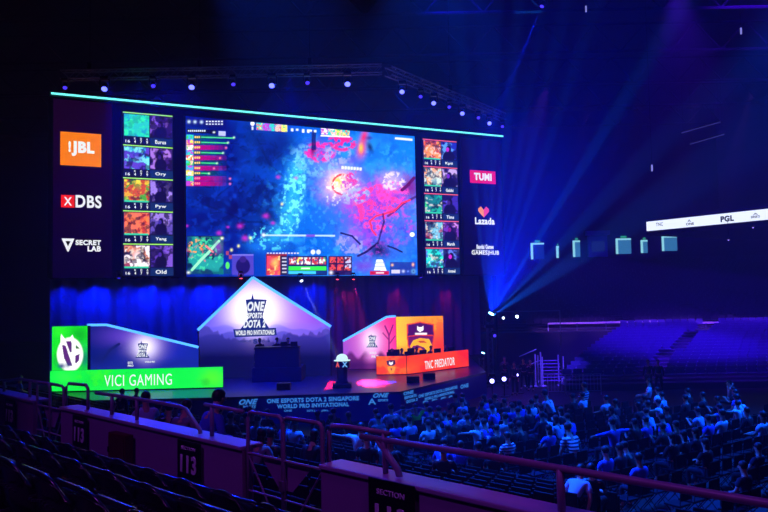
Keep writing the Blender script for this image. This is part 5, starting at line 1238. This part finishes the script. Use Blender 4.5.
# standing people
for px, py, Y, pose, lb_ in ((121.5, 390, 27.3, 'stand', 'left one of two standing dark figures before the green lettering'), (136, 389.5, 27.3, 'stand', 'right one of two standing dark figures before the green lettering'), (169, 403.5, 23.5, 'stand', 'standing dark figure right of the two before the green lettering'), (183, 404, 23.5, 'standphone', 'dark figure with a round head right below the blue stage glow'),
                         (524, 378, 40, 'walk', 'person in dark blue walking between the stage end and the scaffold'), (515, 386, 38, 'stand', 'dark standing person in front of the stage end lamps'), (531, 381, 39.5, 'standphone', 'standing person holding a phone beside the scaffold'), (649, 384, 37.8, 'stand', 'left one of two standing people at the foot of the far stand stair'), (659, 384, 37.8, 'walk', 'right one of two standing people at the foot of the far stand stair'), (505, 369, 41.2, 'standphone', 'dark camera operator on the platform behind the stage end lamps')):
    p = on_y(px, py, Y)
    if px < 200:
        Yq = 30.0
        while Yq > 12:
            p = on_y(px, py, Yq); hz_ = gz_(p.x, p.y) + 1.73 * 1.1 * (.88 if px < 150 else .92)
            if project(p.x, p.y, hz_)[1] >= py - 2: break
            Yq -= .1
    gz2 = gz_(p.x, p.y)
    person((p.x, p.y, gz2), facing(p.x, p.y) + (0 if px < 200 else .8), pose, 'black' if px < 200 else 'navy', lb_, None, long=True, sc=.88 if px < 150 else .92)
# move dark figures' feet to the right depth: they stand on the bank, so heads reach the photo's height
cat_scale = False
# casters and players
for x, lb_, ps, hr in ((-.95, 'left', 'desk', 'short'), (-.1, 'middle', 'cross', 'short'), (.45, 'right', 'desk', 'long')):
    person(((cx0 + cx1) / 2 + x, CY + .62, zt_ - 1.02 + .13), R(180) + x * .2, ps, 'black', lb_ + ' caster sitting in silhouette behind the dark casting desk', None, long=True, hair=hr)
    t = thing('stool', 'high stool under the %s caster' % lb_, 'stool', ((cx0 + cx1) / 2 + x, CY + .62, zt_ - 1.02)); MB().lathe([(.18, .52), (.19, .56), (.17, .59)], 16).build('seat', black, t); MB().lathe([(.2, 0), (.2, .02), (.03, .04), (.03, .52)], 12).build('leg', blackm, t)
def player(F, u, d, team, label, shirt, top):
    p = F.world(u, d, DK)
    person(p, F.ang + R(180), 'desk', shirt, 'player %s' % label, None, long=True)
    c = thing('gaming_chair', 'high backed dark chair of the player %s' % label, 'chair', p, F.ang + R(180))
    MB().box(-.26, .26, -.22, .26, .38, .46, bev=.03).build('seat', black, c); MB().box(-.26, .26, -.36, -.26, .46, 1.22, bev=.04).build('backrest', black, c); MB().tube([(0, 0, .06), (0, 0, .38)], .03, 8).build('pole', blackm, c); MB().lathe([(.3, 0), (.3, .04), (.03, .07)], 10).build('base', blackm, c)
    q = F.world(u, d - .62, top); m = thing('monitor', 'dark computer monitor of the player %s' % label, 'monitor', q, F.ang)
    MB().box(-.27, .27, -.02, .02, .09, .42, bev=.005).build('screen', black, m); MB().box(-.03, .03, -.0, .03, .01, .12).build('stand', blackm, m); MB().box(-.12, .12, -.08, .08, 0, .012).build('base', blackm, m)
Fq = frame_between(qB, qC); Lq = (qC - qB).length; Fp = frame_between(qA, qB); Lp = (qB - qA).length
player(Fp, Lp * .5, 1.1, 'r', 'behind the short crest panel of the orange booth', 'dark', DK + .74)
for i, w_ in enumerate(('first', 'second', 'third', 'fourth')): player(Fq, Lq * (.12 + .23 * i), 1.1, 'r', '%s from the left behind the long red panel' % w_, 'dark', DK + .74)
# ================================================================== lights
# blue fan from the lamp tower
for (px, py, w, c) in ((478, 215, 5, .7), (492, 190, 5, .8), (505, 150, 5, 1), (530, 150, 5, .8), (519, 150, 4, .8), (543, 160, 5, .8), (568, 190, 5, .9), (600, 205, 6, .7), (640, 215, 7, .5), (486, 200, 5, .6)):
    tg = on_y(px, py, YT - 4 - max(0, (px - 540) / 7)); spot(FAN + (tg - FAN).normalized() * .85, tg, (1000000 if px < 590 else 420000) * c, (12, 110, 255), w * .6, .5, .05)
for (px, py, w, c) in ((487, 318, 5, 1), (505, 325, 5, .8), (520, 318, 6, .4)):
    tg = on_y(px, py, YT - 1); spot(L3 + (tg - L3).normalized() * .6, tg, 90000 * c, (20, 110, 255), w, .5, .05)
spot(FAN + Vector((.0, -.75, .35)), on_y(520, 225, YT - 4), 230000, (2, 34, 255), 60, 1, .06)  # wide spot added to make the haze glow around the fan's apex
# beam from the roof
RB = on_y(543, 4, 40); moving_head(RB + Vector((0, 0, .3)), on_y(497, 110, 38), lens_dim, 'lone blue lamp high in the roof right of the screens', None, 1.0)
RBt = on_y(488, 135, 38); spot(RB + (RBt - RB).normalized() * .45, RBt, 900000, (6, 40, 255), 3.2, .4, .05)
# truss wash on the crowd: deep blue
for x, y, ty in ((-11, 33, 16), (-5, 33, 18), (1, 34, 20), (5, 36, 24)):
    spot((x, y, TA.z - .8), (x * .6 + 6, ty, 0), 9000, (3, 30, 255), 56, .6, .3)
for x, y, tx_, ty in ((20, 30, 8, 24), (-6, 22, 4, 20), (14, 22, 14, 27), (2, 24, 1, 17)):       # crowd lamps from the roof
    spot((x, y, 20), (tx_, ty, 0), 44000, (5, 80, 255), 38, .6, .2)
# violet wash on the front rows and the low wall
spot((-9, 1, 19), (-2, 8, 3.5), 3600, (145, 55, 215), 50, .6, .3)
spot((4, -2, 19), (1.5, 5.5, 3.5), 1500, (165, 60, 210), 40, .6, .3)
# curtain lamps
for px in (62, 95, 128, 150, 178, 205, 222, 300, 318):
    u, z = LED.uv(px, 280, -.1); a = LED.world(u, -.3, zb - .25); b = LED.world(u + .2, .62, zb - 1.9)
    spot(a, b, 330 if px not in (95, 150, 205) else 900, (2, 22, 255), 105, 1, .03)
for x_ in (-12, -7, -3): spot((x_ + 1, 32, TA.z - 1), (x_ - 1.5, 41, 3.6), 2600, (2, 14, 255), 34, .9, .2)
spot((4, 33, TA.z - 1), (3, 44, 4), 6000, (60, 0, 235), 44, .9, .2)
for px in (350, 400, 450):
    u, z = LED.uv(px, 280, -.1); spot(LED.world(u, .05, zb - .15), LED.world(u, .8, DK + 1), 250, (170, 10, 90), 60, .8, .03)
# stage washes, wall cap spots and added fill spots
rl = LED.world(LED.uv(353, 278, -.3)[0], -.5, zb - .5); spot(rl, on_z(374, 382.5, DK), 30000, (255, 40, 120), 10, 1, .05); spot(rl - Vector((1.1, 0, 0)), on_z(320, 384.5, DK), 6000, (255, 30, 90), 11, 1, .05)
spot((-2, 22, 18), (-1, 31.5, .7), 9000, (2, 20, 255), 34, .8, .1)  # unseen spot added to brighten the skirt banner
spot((-12, 31, TA.z - 1), (-9, 33.5, DK), 22000, (2, 22, 255), 40, .7, .1); spot((-4, 31, TA.z - 1), (-4, 34.5, DK), 22000, (2, 22, 255), 34, .7, .1)
spot((8, 34, TA.z - 1), (3.5, 37, DK), 9000, (120, 0, 200), 45, .7, .1)
spot((6, 44, 11), (10, 39, 0), 5000, (60, 8, 255), 60, .7, .1)
for q_, pw_, c_ in (((190, 431), 1500, (20, 90, 255)), ((226, 438), 900, (20, 60, 255)), ((425, 486), 900, (20, 90, 255)), ((490, 499), 200, (230, 40, 190)), ((350, 470), 200, (230, 90, 230))):
    c2 = on_z(*q_, CAP); spot((c2.x + 2, c2.y + 6, 19), c2, pw_ * 5, c_, 4.5, .8, .05)
for x_ in (556, 600, 645, 690, 740):
    p_ = on_y(x_, 322, UY - .6); spot((p_.x, 44, 18), p_, 22000, (170, 100, 255), 14, .8, .1)  # unseen spots added to brighten the white guard rails
g_ = on_z(192, 402, .6); spot((g_.x, g_.y - 1.6, .15), (g_.x + .2, g_.y + .4, 1.3), 900, (10, 120, 255), 80, 1, .05)
sc_ = on_y(552, 374, 42); spot((sc_.x + 2, 34, 14), sc_, 30000, (90, 60, 255), 16, .8, .1); spot((sc_.x + 14, 38, 12), (sc_.x + 9, 46, 1), 14000, (70, 20, 255), 50, .8, .1)  # first spot is added to brighten the dim scaffold
# right stand: violet blue
spot((16, 38, 22), (22, 48, 1), 60000, (84, 6, 235), 60, .8, .3); spot((24, 40, 26.5), (34, 70, 6), 60000, (60, 2, 210), 80, .8, .3)
spot((4, 44, 26.5), (18, 80, 8), 7000, (20, 4, 255), 80, .8, .3)
# ================================================================== haze: the whole hall is filled with thin smoke
w = bpy.data.worlds.new('arena_haze'); SC.world = w; w.use_nodes = True; nt = w.node_tree
nt.nodes['Background'].inputs['Color'].default_value = (0, 0, 0, 1); nt.nodes['Background'].inputs['Strength'].default_value = 0
v = nt.nodes.new('ShaderNodeVolumeScatter'); v.inputs['Density'].default_value = .0017; v.inputs['Anisotropy'].default_value = .45; v.inputs['Color'].default_value = (.85, .7, 1, 1)
nt.links.new(v.outputs[0], nt.nodes['World Output'].inputs['Volume'])
SC.view_settings.view_transform = 'Standard'; SC.view_settings.look = 'None'; SC.view_settings.gamma = 1; SC.view_settings.use_curve_mapping = False; SC.view_settings.exposure = 0
SC.cycles.use_denoising = True; SC.cycles.max_bounces = 5; SC.cycles.volume_bounces = 0; SC.cycles.sample_clamp_indirect = 3
bpy.context.view_layer.update()
